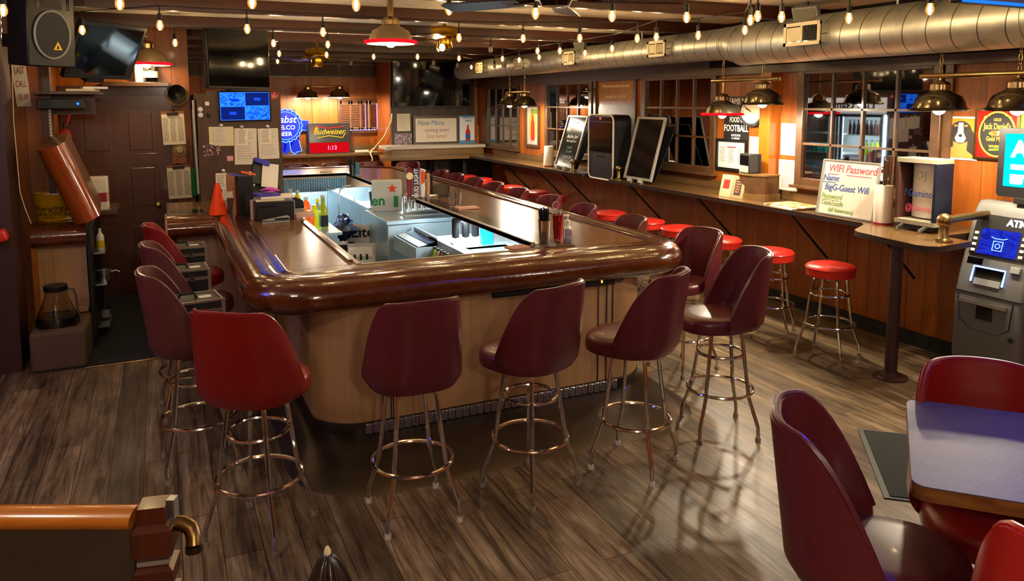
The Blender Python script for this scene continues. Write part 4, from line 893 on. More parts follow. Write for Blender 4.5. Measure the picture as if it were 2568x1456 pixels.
btl('liquor_bottle', 812, 600, .3, .045, mat('brown_liquor', '3a1c10', .15), 'brown liquor bottle low on the steel rack under the lit shelf', 7.9, M_black, .45, M_rdt, .3)
t = T('speed_rack', 'steel rack under the lit shelf holding a brown bottle', 'rack'); MB().bx(1.2, 1.6, 7.8, 8.04, .26, .3).bx(1.58, 1.6, 7.8, 8.04, .3, .4).bx(1.2, 1.23, 7.8, 8.04, .02, .26).bx(1.57, 1.6, 7.8, 8.04, .02, .26).build('rack', M_stl, t)
# boxes on the well floor
M_card = mat('beer_box_white', 'dfe2e6', .55)
def carton(px, py, Y, w, d, h, lb, m=M_card, rz=0, z=0.0):
    q = at(px, py, Y=Y); return T('beer_box', lb, 'box', (q.x, Y, z), rz=R(rz), group='boxes in the well'), w, d, h
def openbox(t, w, d, h, m):
    MB().box((0, -d/2, h/2), (w, .012, h)).box((0, d/2, h/2), (w, .012, h)).box((-w/2, 0, h/2), (.012, d, h)).box((w/2, 0, h/2), (.012, d, h)).box((0, 0, .006), (w, d, .012)).build('carton', m, t); MB().box((0, d/2+.05, h+.03), (w, .006, .14), rot=Matrix.Rotation(R(-35), 3, 'X')).build('flap', m, t)
t, w, d, h = carton(910, 600, 8.5, .34, .26, .62, 'open white beer box with dark gothic lettering on the well floor', rz=-12); openbox(t, w, d, h, M_card); MB().box((0, -d/2-.007, h/2), (w*.96, .003, h*.94)).build('printed_face', M_card, t); MB().box((0, d/2, h+.08), (w, .01, .18)).build('raised_flap', M_card, t, label='upright flap with dark gothic lettering'); text('lettering', 'Lite', .17, M_ink, t, (0, d/2-.006, h+.08), rot=FB, bold=.004)
t2, w, d, h = carton(905, 640, 8.05, .26, .22, .52, 'second open beer box with bottle necks standing out of it', rz=-12); openbox(t2, w, d, h, M_card); MB().box((0, 0, .2), (w-.02, d-.02, .04)).build('divider', M_card, t2); MB().box((-.05, -d/2-.007, h/2), (w*.5, .003, h*.7)).build('printed_panel', bpy.data.materials['tap_blue'], t2)
for i in range(6):
    x, y = (i % 3-1)*.065, (i//3-.5)*.08; q = t2.matrix_world @ Vector((x, y, .222)); drink((mat('green_beer', '14502a', .12) if i == 0 else bpy.data.materials['green_beer'], .33, .028), q, 'green beer bottle standing in the second open box in the well', 'bottles in the open box')
t, w, d, h = carton(860, 590, 8.6, .26, .26, .62, 'stack-topping black plastic crate with ribbed sides in the well'.replace('stack-topping ', 'tall '), rz=-15); mb = MB()
for j in range(9): mb.bx(-.13, .13, -.13, .13, .03+.065*j, .06+.065*j)
mb.bx(-.12, .12, -.12, .12, .01, .6); mb.build('ribbed_crate', mat('crate_dark', '20242e', .5), t)
p = at(862, 552, Y=8.6); random.seed(11)
mb = MB(); mb.lathe([(math.sin(PI*i/9)*.13*(1+.3*math.sin(i*5)), -.14*math.cos(PI*i/9)) for i in range(10)], 15)
for i, v in enumerate(mb.v): s = 1+.35*math.sin(i*2.7)*math.cos(i*1.3); mb.v[i] = (v[0]*s, v[1]*s, v[2]*(1+.2*math.sin(i*1.9)))
o = mb.build('crumpled_bag', mat('foil_blue', '5a6c98', .15, .85, var=.9, vs=14), smooth=20); tag(at_w(o, (p.x, 8.6, .78)), 'crumpled shiny blue-grey bag on the black crate in the well', 'bag')
o = MB().box((0, 0, .06), (.17, .15, .12)).build('small_carton', mat('carton_grey', 'b4b0a4', .6)); tag(at_w(o, (p.x+.21, 8.95, .62), rz=.3), 'small grey carton perched beside the crumpled bag', 'carton')
o = MB().box((0, 0, .31), (.2, .16, .62)).build('tall_carton', M_card); tag(at_w(o, (p.x+.21, 8.95, 0), rz=.3), 'tall white carton under the small grey one in the well', 'carton')
# ice bin with bottles, sink with brushes
t = T('ice_bin', 'shallow steel ice bin with sliding lids between the keg cooler and the sink', 'ice bin'); MB().bx(2.18, 2.2, 6.95, 7.74, .66, .8).bx(2.2, 2.42, 6.95, 7.74, .66, .68).bx(2.2, 2.42, 6.95, 6.97, .68, .8).bx(2.2, 2.42, 7.72, 7.74, .68, .8).bx(2.4, 2.42, 6.97, 7.72, .68, .88).build('bin', M_stl, t)
for x, y in ((2.39, 6.98), (2.39, 7.7)): MB().bx(x-.015, x+.015, y-.015, y+.015, 0, .66).build('leg', M_stl, t)
for i in range(2): MB().box((2.26+.09*i, 7.36, .81+.02*i), (.09, .72, .01), rot=Matrix.Rotation(R(-10), 3, 'Y')).build('sliding_lid', [M_bright, mat('lid_navy', '2e3a56', .3)][i], t)
t = T('speed_rail', 'steel speed rail of bottles hung in front of the sink', 'speed rail'); MB().bx(2.26, 2.4, 6.0, 6.92, .5, .52).bx(2.26, 2.27, 6.0, 6.92, .52, .64).bx(2.39, 2.4, 6.0, 6.92, .52, .7).bx(2.26, 2.4, 6.0, 6.02, .0, .5).bx(2.26, 2.4, 6.9, 6.92, .0, .5).build('rail', M_stl, t)
SPM = [M_gg, mat('clear_spirit', 'c8d4d0', .08, trans=.6), mat('amber_spirit', '6a3a14', .12), bpy.data.materials['green_beer'], mat('blue_spirit', '2a58b0', .15), M_black, mat('gold_spirit', 'c8a83c', .15)]
for i in range(9):
    drink((SPM[i % 7], .3, .034+.0001*i), (2.33, 6.83-.09*i, .52), ['green', 'clear', 'amber', 'dark green', 'blue', 'black', 'gold', 'far green', 'far clear'][i]+' spirit bottle in the steel speed rail, %s from the keg cooler end' % ['first', 'second', 'third', 'fourth', 'fifth', 'sixth', 'seventh', 'eighth', 'last'][i], 'bottles in the speed rail')
o = MB().box((0, 0, .01), (.26, .18, .02)).build('red_board', mat('board_red', 'c83a34', .5)); tag(at_w(o, (2.12, 6.62, .72), rz=.25), 'red cutting board laid across a crate at the near end of the well', 'board')
t = T('dark_crate', 'dark crate under the red board inside the well', 'crate', (2.12, 6.62, 0)); MB().box((0, 0, .36), (.22, .16, .7)).build('crate', bpy.data.materials['crate_dark'], t)
t = T('bar_sink', 'bright steel sink with drainboard inside the near end of the well', 'sink', (.14, .72, 0)); MB().bx(2.26, 2.3, 5.0, 6.5, .02, .86).build('front_apron', M_stl, t)
MB().bx(2.3, 3.04, 5.0, 5.2, .8, .85).bx(2.3, 3.04, 5.95, 6.5, .8, .85).bx(2.3, 2.38, 5.2, 5.95, .8, .85).bx(2.85, 3.04, 5.2, 5.95, .8, .85).build('drainboard', M_bright, t); MB().bx(2.38, 2.85, 5.2, 5.95, .58, .6).bx(2.36, 2.38, 5.2, 5.95, .58, .82).bx(2.85, 2.87, 5.2, 5.95, .58, .82).bx(2.38, 2.85, 5.18, 5.2, .58, .82).bx(2.38, 2.85, 5.95, 5.97, .58, .82).build('basin', M_bright, t)
f = MB().tube([(2.9, 5.62, .85), (2.9, 5.62, 1.0), (2.88, 5.62, 1.03), (2.8, 5.62, 1.0), (2.74, 5.62, .93)], .012).build('faucet', M_chrome, t); MB().cyl((2.9, 5.52, .87), (2.9, 5.72, .87), .014).build('tap_bar', M_chrome, f)
MB().bx(3.02, 3.055, 5.0, 7.5, .85, 1.06).build('splashback', M_bright, t)
t = T('glass_washer_brushes', 'set of three upright black bristle brushes in the sink', 'glass brush', (2.6, 6.72, .85)); MB().bx(-.14, .14, -.05, .05, 0, .02).build('base', M_bright, t)
for i in range(3):
    x = -.1+.1*i; MB().cyl((x, 0, .02), (x, 0, .2), .008).build('spindle', M_white, t); mb = MB()
    mb.lathe([(.012, .06), (.034, .07), (.036, .24), (.03, .25), (.0, .252)], 14, (x, 0, 0))
    for k in range(22):
        z = .06+.008*k
        for j in range(12): a = j*PI/6+k*.4; mb.add([(x+.006*math.cos(a), .006*math.sin(a), z), (x+.042*math.cos(a-.09), .042*math.sin(a-.09), z+.01), (x+.042*math.cos(a+.09), .042*math.sin(a+.09), z+.012)], [(0, 1, 2)])
    mb.build('bristles', M_rubber, t, smooth=0)
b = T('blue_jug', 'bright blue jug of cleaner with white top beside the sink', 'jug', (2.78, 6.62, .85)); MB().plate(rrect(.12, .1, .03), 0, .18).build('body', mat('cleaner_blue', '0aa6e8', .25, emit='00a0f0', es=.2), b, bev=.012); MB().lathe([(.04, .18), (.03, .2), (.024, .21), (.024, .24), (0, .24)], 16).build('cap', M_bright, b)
b = T('spray_bottle', 'white spray bottle with blue trigger behind the sink brushes', 'spray bottle', (2.9, 6.98, .85)); MB().lathe([(0, 0), (.045, 0), (.045, .12), (.02, .17), (.02, .2), (0, .2)], 16).build('body', M_bright, b); MB().bx(-.04, .03, -.012, .012, .2, .23).build('trigger', mat('trigger_blue', '2a3cae', .4), b)
b = T('paper_roll', 'white paper roll lying by the sink faucet', 'paper roll', (2.78, 6.15, .85)); MB().cyl((-.0, -.05, .02), (.12, .12, .02), .035, 16).build('roll', M_bright, b)
for i in range(6): 
    t = T('rocks_glass', 'small clear glass drying on the drainboard beside the faucet', 'glass', (2.9+.085*(i % 2), 5.78+.09*(i//2), .85), group='glasses on the drainboard'); MB().lathe([(0, 0), (.028, 0), (.034, .09), (.031, .09), (.025, .01), (0, .01)], 14).build('glass', M_glass, t)
o = MB().plate(rrect(.17, .12, .02), 0, .012).build('red_towel', mat('coaster_red', 'b07464', .7)); tag(at_w(o, (2.34, 4.99, BT+.001), rz=R(8)), 'square reddish coaster mat at the near edge of the well', 'coaster')
# ------------------------------------------------------------------ the long wall with its counter
FW = face(-1, 0)
CT = 1.147
M_ctr = wood('counter_laminate', '4f3a22', '6f5330', (2.2, .1, 2.2), None, rough=.26, coat=.3, gs=6)
M_edge = mat('counter_edge', '2a2018', .4)
def counter(name, label, poly, back=None, bk=()):
    t = T(name, label, 'counter'); MB().plate(poly, CT-.045, CT-.003).build('edge_band', M_edge, t); MB().plate(poly, CT-.003, CT).build('top', M_ctr, t)
    if back: MB().bx(XR-.045, XR-.001, back[0], back[1], CT, CT+.1).build('backsplash', M_ctr, t, bev=.004)
    for y in bk:
        MB().tube([(5.56, y, CT-.05), (XR-.03, y, .62)], .013, 6).tube([(5.56, y, CT-.055), (XR-.02, y, CT-.055)], .01, 6).build('bracket', M_black, t)
    return t
counter('wall_counter', 'long wooden wall counter running from the chalkboards to the dark end wall', [(5.5, 13.95), (5.5, 9.85), (5.58, 9.68), (5.75, 9.62), (XR-.001, 9.62), (XR-.001, 13.95)], (9.62, 13.95), (12.45, 11.15, 10.25))
counter('wall_counter', 'long wooden wall counter with a wider rounded end table by the cash machine', [(5.5, 8.82), (5.5, 4.68), (5.42, 4.6), (5.14, 4.45), (5.08, 4.36), (5.0, 3.78), (5.03, 3.7), (5.1, 3.66), (5.5, 3.7), (5.52, 3.95), (XR-.001, 3.95), (XR-.001, 8.82)], (4.55, 8.82), (8.39, 7.0, 5.57, 4.585))
t = T('steel_pole', 'dark brown steel pole on a round floor plate under the wall counter', 'pole', (5.215, 4.1, 0)); MB().cyl((0, 0, .0), (0, 0, CT-.046), .047, 20).build('pole', M_post, t); MB().lathe([(0, 0), (.13, 0), (.13, .012), (.06, .03), (.055, .05), (0, .05)], 24).build('floor_plate', M_post, t)
# mirrors set in window frames
M_mir = mat('window_mirror', '9a98a0', .02, 1)
def paned(label, y0, y1, z0, z1, nc=4, nr=3):
    t = T('paned_mirror', label, 'mirror', (XR, (y0+y1)/2, (z0+z1)/2), rot=FW, group='paned mirrors on the long wall'); w, h = y1-y0, z1-z0; f = .09
    MB().box((0, 0, .012), (w, h, .006)).build('glass', M_mir, t)
    MB().box((-w/2-f/2, 0, .025), (f, h+2*f, .05)).box((w/2+f/2, 0, .025), (f, h+2*f, .05)).box((0, h/2+f/2, .025), (w, f, .05)).box((0, -h/2-f/2, .025), (w, f, .05)).build('frame', M_frame, t, bev=.006)
    m = MB()
    for i in range(1, nc): m.box((-w/2+w*i/nc, 0, .026), (.022, h, .022))
    for j in range(1, nr): m.box((0, -h/2+h*j/nr, .026), (w, .022, .022))
    m.build('muntin', M_frame, t)
    MB().box((0, -h/2-f, .05), (w+2*f+.04, .03, .1)).build('sill', M_frame, t, bev=.004)
paned('window-framed mirror next to the dark end wall and the drink poster', 12.95, 14.33, 1.37, 2.44)
paned('window-framed mirror half covered by the smaller chalkboard', 10.32, 11.73, 1.37, 2.47)
paned('window-framed mirror behind the larger chalkboard', 7.42, 8.8, 1.4, 2.47)
paned('window-framed mirror behind the wifi whiteboard, reflecting the lit drinks cooler', 4.5, 5.95, 1.4, 2.47)
for i, (y, w) in enumerate(((12.78, .09), (9.08, .06), (4.36, .07), (10.16, .06))): S('trim_%d' % (20+i), MB().bx(XR-.035, XR-.001, y-w/2, y+w/2, CT+.1, 2.5), M_frame if i > 0 else M_plank)
S('trim_31', MB().bx(XR-.13, XR-.001, 6.33, 6.49, CT+.1, 2.5), M_plank)
# small framed print with a red bottle, carved sign, round-cornered board
t = T('bottle_print', 'narrow framed picture of a red bottle between the two far mirrors', 'picture', (XR-.002, 12.33, 1.76), rot=FW); MB().box((-.25, 0, .02), (.04, .74, .04)).box((.25, 0, .02), (.04, .74, .04)).box((0, .35, .02), (.46, .04, .04)).box((0, -.35, .02), (.46, .04, .04)).build('frame', M_frame, t); MB().box((0, 0, .008), (.46, .66, .01)).build('print', mat('print_grey', 'b8b0a8', .3), t)
MB().plate([(-.06, -.26), (.06, -.26), (.075, -.22), (.07, .05), (.035, .13), (.03, .2), (-.03, .2), (-.035, .13), (-.07, .05), (-.075, -.22)], .0135, .017).build('printed_bottle', mat('bottle_red', 'c02a22', .4), t); MB().plate(rrect(.3, .5, .14), .0131, .0133).build('printed_glow', mat('print_gold', 'd8a040', .4), t); MB().box((.05, .26, .0135), (.26, .1, .001)).build('printed_leaves', mat('print_green', '6a7a28', .4), t)
t = T('carved_sign', 'brown carved wooden sign with pale lettering high on the long wall above the jukebox', 'sign', (XR-.001, 9.58, 2.35), rot=FW); MB().box((0, 0, .012), (.92, .3, .024)).build('board', wood('sign_wood', '8a5a30', 'a26e3c', (3, .3, 3), None, rough=.6), t); M_pale = mat('sign_lettering', 'd8b890', .6)
text('lettering', '"Where everyone knows your name"', .06, M_pale, t, (0, .07, .025), sx=.82, bold=.001); text('lettering', "Gaminola's Cafe  |  Est. 1948", .055, M_pale, t, (0, -.085, .025), sx=.82, bold=.001)
t = T('wall_board', 'tall dark board with rounded corners behind the touchscreen jukebox', 'board', (XR-.001, 9.57, 1.7), rot=FW); MB().plate(rrect(.98, .9, .09), 0, .02).build('panel', M_frame, t)
# touchscreen jukebox with white outline
t = T('jukebox', 'black touchscreen jukebox with a pale outline mounted between the two wall counters', 'jukebox', (5.62, 9.235, 1.1), rot=FW)
jo = [(-.31, .02), (.31, .02), (.335, .4), (.33, .82), (.3, .9), (-.3, .9), (-.33, .82), (-.335, .4)]
MB().plate(rrect(.66, .9, .09, cx=0, cy=.46), -.3, 0).build('housing', M_black, t, bev=.02, seg=3); mb = MB().tube([(x, y, .0) for x, y in rrect(.66, .9, .09, cx=0, cy=.46)], .012, 6, True); mb.build('outline', M_white, t, label='pale outline trim'); MB().box((0, .6, .003), (.56, .42, .006)).build('touchscreen', mat('jukebox_screen', '10131c', .03, coat=.6), t); MB().box((0, .85, .003), (.6, .06, .006)).build('top_band', M_gloss, t); MB().box((0, .86, .007), (.05, .03, .003)).build('badge', mat('badge_pink', 'd86a7a', .5), t); MB().box((-.06, .33, .003), (.05, .012, .005)).box((.06, .33, .003), (.05, .012, .005)).build('card_slot', M_gloss, t)
MB().box((0, .3, -.38), (.3, .3, .18)).build('wall_mount', M_black, t)
for i, (x, y, lb) in enumerate(((5.6, 9.98, 'brass rail post on the far counter beside the touchscreen jukebox'), (5.6, 8.72, 'brass rail post on the nearer counter beside the touchscreen jukebox'))):
    b = T('brass_rail', lb, 'rail', (x, y, CT), group='brass rails on the wall counter'); MB().lathe([(.05, 0), (.05, .01), (.028, .02), (.024, .03), (.024, .12)], 18).build('post', M_brassd, b); MB().ell((0, 0, .15), (.043, .043, .043), 16, 10).build('ball', M_brassd, b); MB().cyl((.03, 0, .155), (XR-x-.06, 0, .155), .024, 14).build('bar', M_brassd, b)
b = T('brass_rail', 'long worn brass rail on the rounded end table of the wall counter', 'rail', (5.3, 3.78, CT), group='brass rails on the wall counter'); MB().lathe([(.065, 0), (.065, .012), (.04, .022), (.034, .03), (.034, .13)], 20).build('post', M_brassd, b); MB().ell((0, 0, .16), (.055, .055, .055), 16, 10).build('ball', M_brassd, b); MB().cyl((.04, 0, .165), (.74, -.03, .19), .03, 16).build('bar', M_brassd, b)
# chalkboards leaning on the counter
def aboard(label, y0, y1, lean, h, bx, face_m, frame_m):
    t = T('chalkboard', label, 'chalkboard', (bx, (y0+y1)/2, CT+.035), rot=face(-1, 0, -lean)); w = y1-y0; f = .035
    MB().box((0, h/2, -.008), (w-.02, h-.02, .012)).build('slate', face_m, t)
    MB().box((-w/2+f/2, h/2, 0), (f, h, .03)).box((w/2-f/2, h/2, 0), (f, h, .03)).box((0, h-f/2, 0), (w-2*f, f, .03)).box((0, f/2, 0), (w-2*f, f, .03)).build('frame', frame_m, t, bev=.005)
    for x in (-.12, .12): MB().box((x, -.012, .02), (.022, .05, .1)).build('foot', frame_m, t)
    # back leaf of the easel
    MB().box((0, h*.48, -.13), (w-.04, h*.94, .012), rot=Matrix.Rotation(R(-9), 3, 'X')).build('back_leaf', M_black, t)
    return t, w, h
M_slate = mat('slate', '1b1c1b', .12, coat=.3, var=.2, vs=6)
t, w, h = aboard('smaller chalkboard with white and green chalk lettering, leaning on the far wall counter', 10.0, 10.62, 18, .84, 5.62, M_slate, mat('easel_grey', '8f8d86', .4))
M_chk = mat('chalk_white', 'd0d0c8', .9); M_chkg = mat('chalk_green', '6f8f5a', .9)
for s, y, sz, m in (('DRINKS', .72, .06, M_chkg), ("Ashlin Jim'", .5, .085, M_chk), ('Back right 2nd', .43, .05, M_chk), ("Luci's", .33, .07, M_chkg), ('9-2 AM', .26, .06, M_chkg), ('MOSCOW', .17, .06, M_grey), ('& mules', .1, .05, M_grey)): text('chalk_lettering', s, sz, m, t, (0, y, .0), shear=.15)
aboard('larger blank chalkboard with grey frame, leaning on the wall counter before a wide mirror', 7.97, 8.6, 15, .84, 5.6, mat('slate_gloss', '191716', .06, coat=.5), bpy.data.materials['easel_grey'])
def towel_roll(x, y, label):
    t = T('paper_towel_roll', label, 'paper towels', (x, y, CT)); MB().lathe([(0, 0), (.085, 0), (.085, .015), (0, .016)], 24).build('holder_base', mat('holder_red', '8a1420', .4) if 'holder_red' not in bpy.data.materials else bpy.data.materials['holder_red'], t); MB().lathe([(.02, .017), (.075, .017), (.076, .02), (.076, .33), (.073, .334), (.02, .334)], 28).build('roll', M_paper, t); MB().cyl((0, 0, .016), (0, 0, .38), .012).build('spindle', M_post, t); return t
t = towel_roll(5.72, 11.0, 'paper towel roll on the far wall counter next to the smaller chalkboard'); MB().prism([(-.07, .02), (-.11, .0), (-.12, .01), (-.085, .33), (-.07, .33)], -.01, .01, lambda u, v, h: (h-.03, -u, v)).build('loose_sheet', M_paper, t)
towel_roll(5.6, 4.56, 'paper towel roll on the wall counter beside the wifi whiteboard')
t = T('steel_cup', 'shiny steel tumbler behind the paper towel roll by the wifi whiteboard', 'cup', (5.86, 4.73, CT)); MB().lathe([(0, 0), (.04, 0), (.05, .38), (.052, .56), (.049, .56), (.04, .01), (0, .01)], 24).build('cup', M_chrome, t)
# framed certificate, football sign, clock, papers
t = T('framed_menu', 'black-framed white menu with a red heading on the long wall', 'picture', (XR-.001, 7.06, 1.57), rot=FW); w, h = .5, .34
MB().box((-w/2, 0, .015), (.03, h+.03, .03)).box((w/2, 0, .015), (.03, h+.03, .03)).box((0, h/2, .015), (w-.03, .03, .03)).box((0, -h/2, .015), (w-.03, .03, .03)).build('frame', M_black, t); MB().box((0, 0, .006), (w-.03, h-.03, .008)).build('sheet', printed('menu_sheet', rows=16, cols=3, amount=.5, my=.2), t); MB().box((0, .09, .011), (.16, .012, .001)).build('heading', M_rdt, t)
t = T('football_sign', 'black poster with white lettering about food and football beside the clock', 'poster', (XR-.001, 7.0, 2.0), rot=FW); MB().box((0, 0, .004), (.42, .5, .008)).build('board', mat('poster_black', '1a1a1c', .5), t)
for i, (s, y, sz) in enumerate((('FAMILY', .19, .1), ('FRIENDS', .085, .1), ('FOOD &', -.02, .085), ('FOOTBALL', -.12, .105), ('o o x o o', -.195, .05), ('x  o x o o', -.232, .04))): text('lettering', s, sz, M_white, t, (0, y, .0085), sx=.8 if i != 2 else .7, bold=.002)
t = T('wall_clock', 'round wall clock with dark rim and cream face under a brass lamp', 'clock', (XR-.06, 6.67, 2.08), rot=face(-1, -.25)); MB().lathe([(.0, 0), (.16, 0), (.165, .03), (.15, .055), (.135, .05), (.132, .035)], 36, cap1=False).build('rim', mat('clock_rim', '2c3038', .25), t); MB().lathe([(.134, .03), (.134, .034), (0, .034)], 36).build('face', mat('clock_face', 'e6d8b4', .5), t)
M_hand2 = mat('clock_hand', '5a1c14', .5); MB().box((-.035, .018, .038), (.08, .01, .003), rot=Matrix.Rotation(R(-28), 3, 'Z')).build('hour_hand', M_hand2, t); MB().box((-.045, .035, .041), (.12, .006, .003), rot=Matrix.Rotation(R(-38), 3, 'Z')).build('minute_hand', M_hand2, t)
for hnum in range(1, 13):
    a = R(90-30*hnum); text('numeral', str(hnum), .032, M_ink, t, (.108*math.cos(a), .108*math.sin(a), .0345))
M_wpap = mat('bright_paper', 'fbf8f0', .8)
def wpaper(p, w, h, m, label, z=.003, roll=0):
    o = MB().box((0, 0, z), (w, h, .002)).build('paper_notice', m); tag(at_w(o, p, face(-1, 0, 0, roll)), label, 'notice', 'notices on the long wall')
wpaper((XR-.001, 6.15, 1.79), .28, .34, printed('notice_print', paper='fbf8f0', rows=14, amount=.2, my=.08), 'white sheet pinned on the long wall above the one with red print')
wpaper((XR-.001, 6.165, 1.4), .28, .34, M_printr, 'white sheet with red print and a signature, second of two stacked by the mirror')
wpaper((XR-.04, 6.655, 1.7), .15, .2, M_wpap, 'narrow white slip on the long wall below the clock')
# boxed pillar base with the game device
t = T('pillar_box', 'slant-sided wooden box built round the foot of the pillar on the wall counter', 'wooden box', (5.85, 6.33, CT)); pl = [(-.1, .22), (-.19, .12), (-.19, -.1), (-.1, -.2), (.11, -.2), (.11, .22)]; MB().plate(pl, .0, .07).build('base', M_oak, t); MB().plate([(x*.92, y*.94) for x, y in pl], .07, .26).build('sides', M_frame, t); MB().plate([(x*.96, y*.98) for x, y in pl], .26, .275).build('rim', M_oak, t)
t = T('game_tablet', 'black counter-top game tablet with colourful strip, on the wooden pillar box', 'game console', (5.8, 6.42, CT+.276), rz=R(-12)); MB().box((0, 0, .105), (.15, .2, .21)).build('housing', M_black, t, bev=.008); MB().box((-.077, .0, .14), (.004, .17, .1)).build('screen', mat('tablet_screen', '06070a', .08), t); k = NT('tablet_strip'); f = k.noise(k.coord('Generated', (1, 5, 5)), 4, 3); k.set(Base_Color=k.ramp(f, [(.35, lin('202a20')), (.45, lin('3a9a6a')), (.55, lin('f0f0e0')), (.65, lin('c08a28'))]), Roughness=.3); MB().box((-.078, .0, .045), (.004, .18, .07)).build('colour_strip', k.m, t); MB().box((-.02, -.102, .105), (.09, .004, .19)).build('label_panel', printed('tablet_print', paper='161412', ink='4a4640', rows=14), t)
for i, (y, m, lb) in enumerate(((6.63, M_snap, 'small cream photo stand on the wall counter, first before the pillar box'), (6.44, printed('stand_print', paper='2a2420', ink='c86a4a', rows=6, amount=.9), 'small dark photo stand on the wall counter next to the pillar box'))):
    t = T('photo_stand', lb, 'photo stand', (5.63, y, CT), rot=face(-1, -.1, -14), group='photo stands on the wall counter'); MB().box((0, .125, -.015), (.17, .25, .03)).build('frame', mat('stand_cream', 'b8a888', .5) if i == 0 else mat('stand_tan', '9a8462', .5), t, bev=.004); MB().box((0, .145-.02*i, .001), (.09, .1+.07*i, .002)).build('photo', m if i else mat('photo_red', 'a02c28', .5), t); MB().box((0, .1, -.07), (.12, .2, .012), rot=Matrix.Rotation(R(-25), 3, 'X')).build('easel_leg', M_black, t)
k = NT('magazine'); f = k.noise(k.coord('Object', (2, 3, 1)), 4, 2); k.set(Base_Color=k.ramp(f, [(.38, lin('f0e6cc')), (.5, lin('e0a050')), (.6, lin('c0623a')), (.68, lin('efe2c4'))]), Roughness=.35)
for i in range(3):
    o = MB().box((0, 0, .004), (.32, .46, .007)).build('magazine', k.m if i == 2 else M_paper); tag(at_w(o, (5.7+.01*i, 5.72-.02*i, CT+.0075*i+.0005), rz=R(-12+5*i)), ['white newspaper at the bottom of the pile on the wall counter', 'white newspaper in the middle of the pile on the wall counter', 'magazine with an orange cover photo on top of the newspaper pile'][i], 'magazine')
# wifi whiteboard
t = T('wifi_whiteboard', 'leaning whiteboard with handwritten wifi password on the wall counter', 'whiteboard', (5.58, 4.96, CT+.012), rot=face(-1, 0, -9)); w, h = .62, .5
MB().box((0, h/2, -.006), (w, h, .012)).build('board', mat('board_white', 'ece6d6', .25), t); mb = MB()
mb.box((-w/2, h/2, 0), (.012, h, .018)).box((w/2, h/2, 0), (.012, h, .018)).box((0, h, 0), (w, .012, .018)).box((0, 0, 0), (w, .012, .018)).build('frame', M_grey, t)
MP, MBl, MG = mat('marker_pink', 'd0486a', .6), mat('marker_blue', '2a52a8', .6), mat('marker_green', '86b060', .6)
for s, x, y, sz, m, bo in (('WIFI Password', .02, .425, .1, MP, .0), ('Name', -.29, .335, .085, MBl, 0), ('BigG-Guest Wifi', -.26, .25, .085, MBl, 0), ('Password', -.28, .165, .07, MG, 0), ('Gam1scafe', -.27, .105, .065, MG, 0), ('(all lowercase)', -.18, .045, .055, MG, 0)):
    text('handwriting', s, sz, m, t, (x, y, .001), sx=.86, shear=.12, align='CENTER' if x > 0 else 'LEFT', bold=.0006)
mb = MB().box((-.18, .372, .0015), (.12, .006, .001)).box((.1, .372, .0015), (.27, .006, .001)); mb.build('underline', MP, t); MB().box((-.215, .295, .0015), (.15, .006, .001)).build('underline', MBl, t); MB().box((-.17, .132, .0015), (.2, .004, .001)).build('underline', MG, t)
# deep box with a curved little whiteboard
t = T('display_box', 'deep counter-top display box with weathered wood edges and a blue-black side', 'display box', (5.5, 4.19, CT+.052)); M_weath = wood('weathered_wood', '6e6a58', '9a947e', (1, 1, 1), None, rough=.6, gs=4)
MB().bx(0, .2, -.18, .18, .5, .54).build('lid', M_weath, t, bev=.004); MB().bx(0, .2, -.18, .18, 0, .04).build('base', M_weath, t, bev=.004); MB().bx(.0, .2, -.18, -.155, .04, .5).build('side_panel', mat('side_blueblack', '0c1222', .35), t, label='blue-black side'); MB().bx(.0, .2, .155, .18, .04, .5).build('side_panel', M_post, t); MB().bx(.18, .2, -.155, .155, .04, .5).build('back_panel', M_post, t)
mb = MB(); cv = [(.13+.035*math.cos(R(a))*2-.07, .145*math.sin(R(a))) for a in range(-90, 91, 15)]
mb.rings([[(.17-(x-.06)*.9, y, z) for x, y in cv] for z in (.05, .49)], False, False, False); mb.build('curved_board', bpy.data.materials['board_white'], t, label='white curved writing board')
text('handwriting', 'f Gaminols', .085, MBl, t, (.065, .0, .25), rot=face(-1, 0), sx=.8, shear=.1); text('handwriting', '@Gaminol', .075, MP, t, (.065, .0, .13), rot=face(-1, 0), sx=.8, shear=.1); text('handwriting', 'DJ', .1, mat('marker_grey', '9aa090', .6), t, (.065, .0, .4), rot=face(-1, 0))
for y in (-.1, .1): MB().box((-.02, y, -.018), (.09, .02, .02), rot=Matrix.Rotation(R(-20), 3, 'Y')).build('foot', M_steel, t)
MB().bx(.05, .17, -.14, .14, -.04, 0).build('plinth', M_black, t)
# pictures near the corner
t = T('dog_portrait', 'framed print of a black, white and tan spaniel on an orange ground', 'picture', (XR-.001, 4.245, 1.885), rot=FW); w, h = .3, .36
MB().box((0, 0, .004), (w, h, .008)).build('border', mat('print_border', 'efe8d8', .3), t); MB().box((0, 0, .0085), (w-.03, h-.03, .002)).build('background', mat('print_orange', 'e07a22', .35), t); Z = .0098
def blob(pts, m, nm, z): MB().plate(pts, z, z+.0005).build(nm, m, t)
dk = mat('dog_black', '2a2622', .4); tn = mat('dog_tan', 'b8783c', .4); wt = mat('dog_white', 'efe4d4', .4)
blob([(-.1, -.16), (.09, -.16), (.1, -.06), (.05, .02), (-.05, .02), (-.11, -.06)], tn, 'dog_chest', Z); blob([(.1*math.cos(R(a)), .05+.095*math.sin(R(a))) for a in range(0, 360, 20)], dk, 'dog_head', Z+.0004); blob([(-.11, .06), (-.07, .08), (-.06, -.07), (-.11, -.1), (-.125, -.02)], dk, 'dog_ear', Z+.0008); blob([(.11, .06), (.07, .08), (.06, -.1), (.12, -.14), (.14, -.03)], dk, 'dog_ear', Z+.0008)
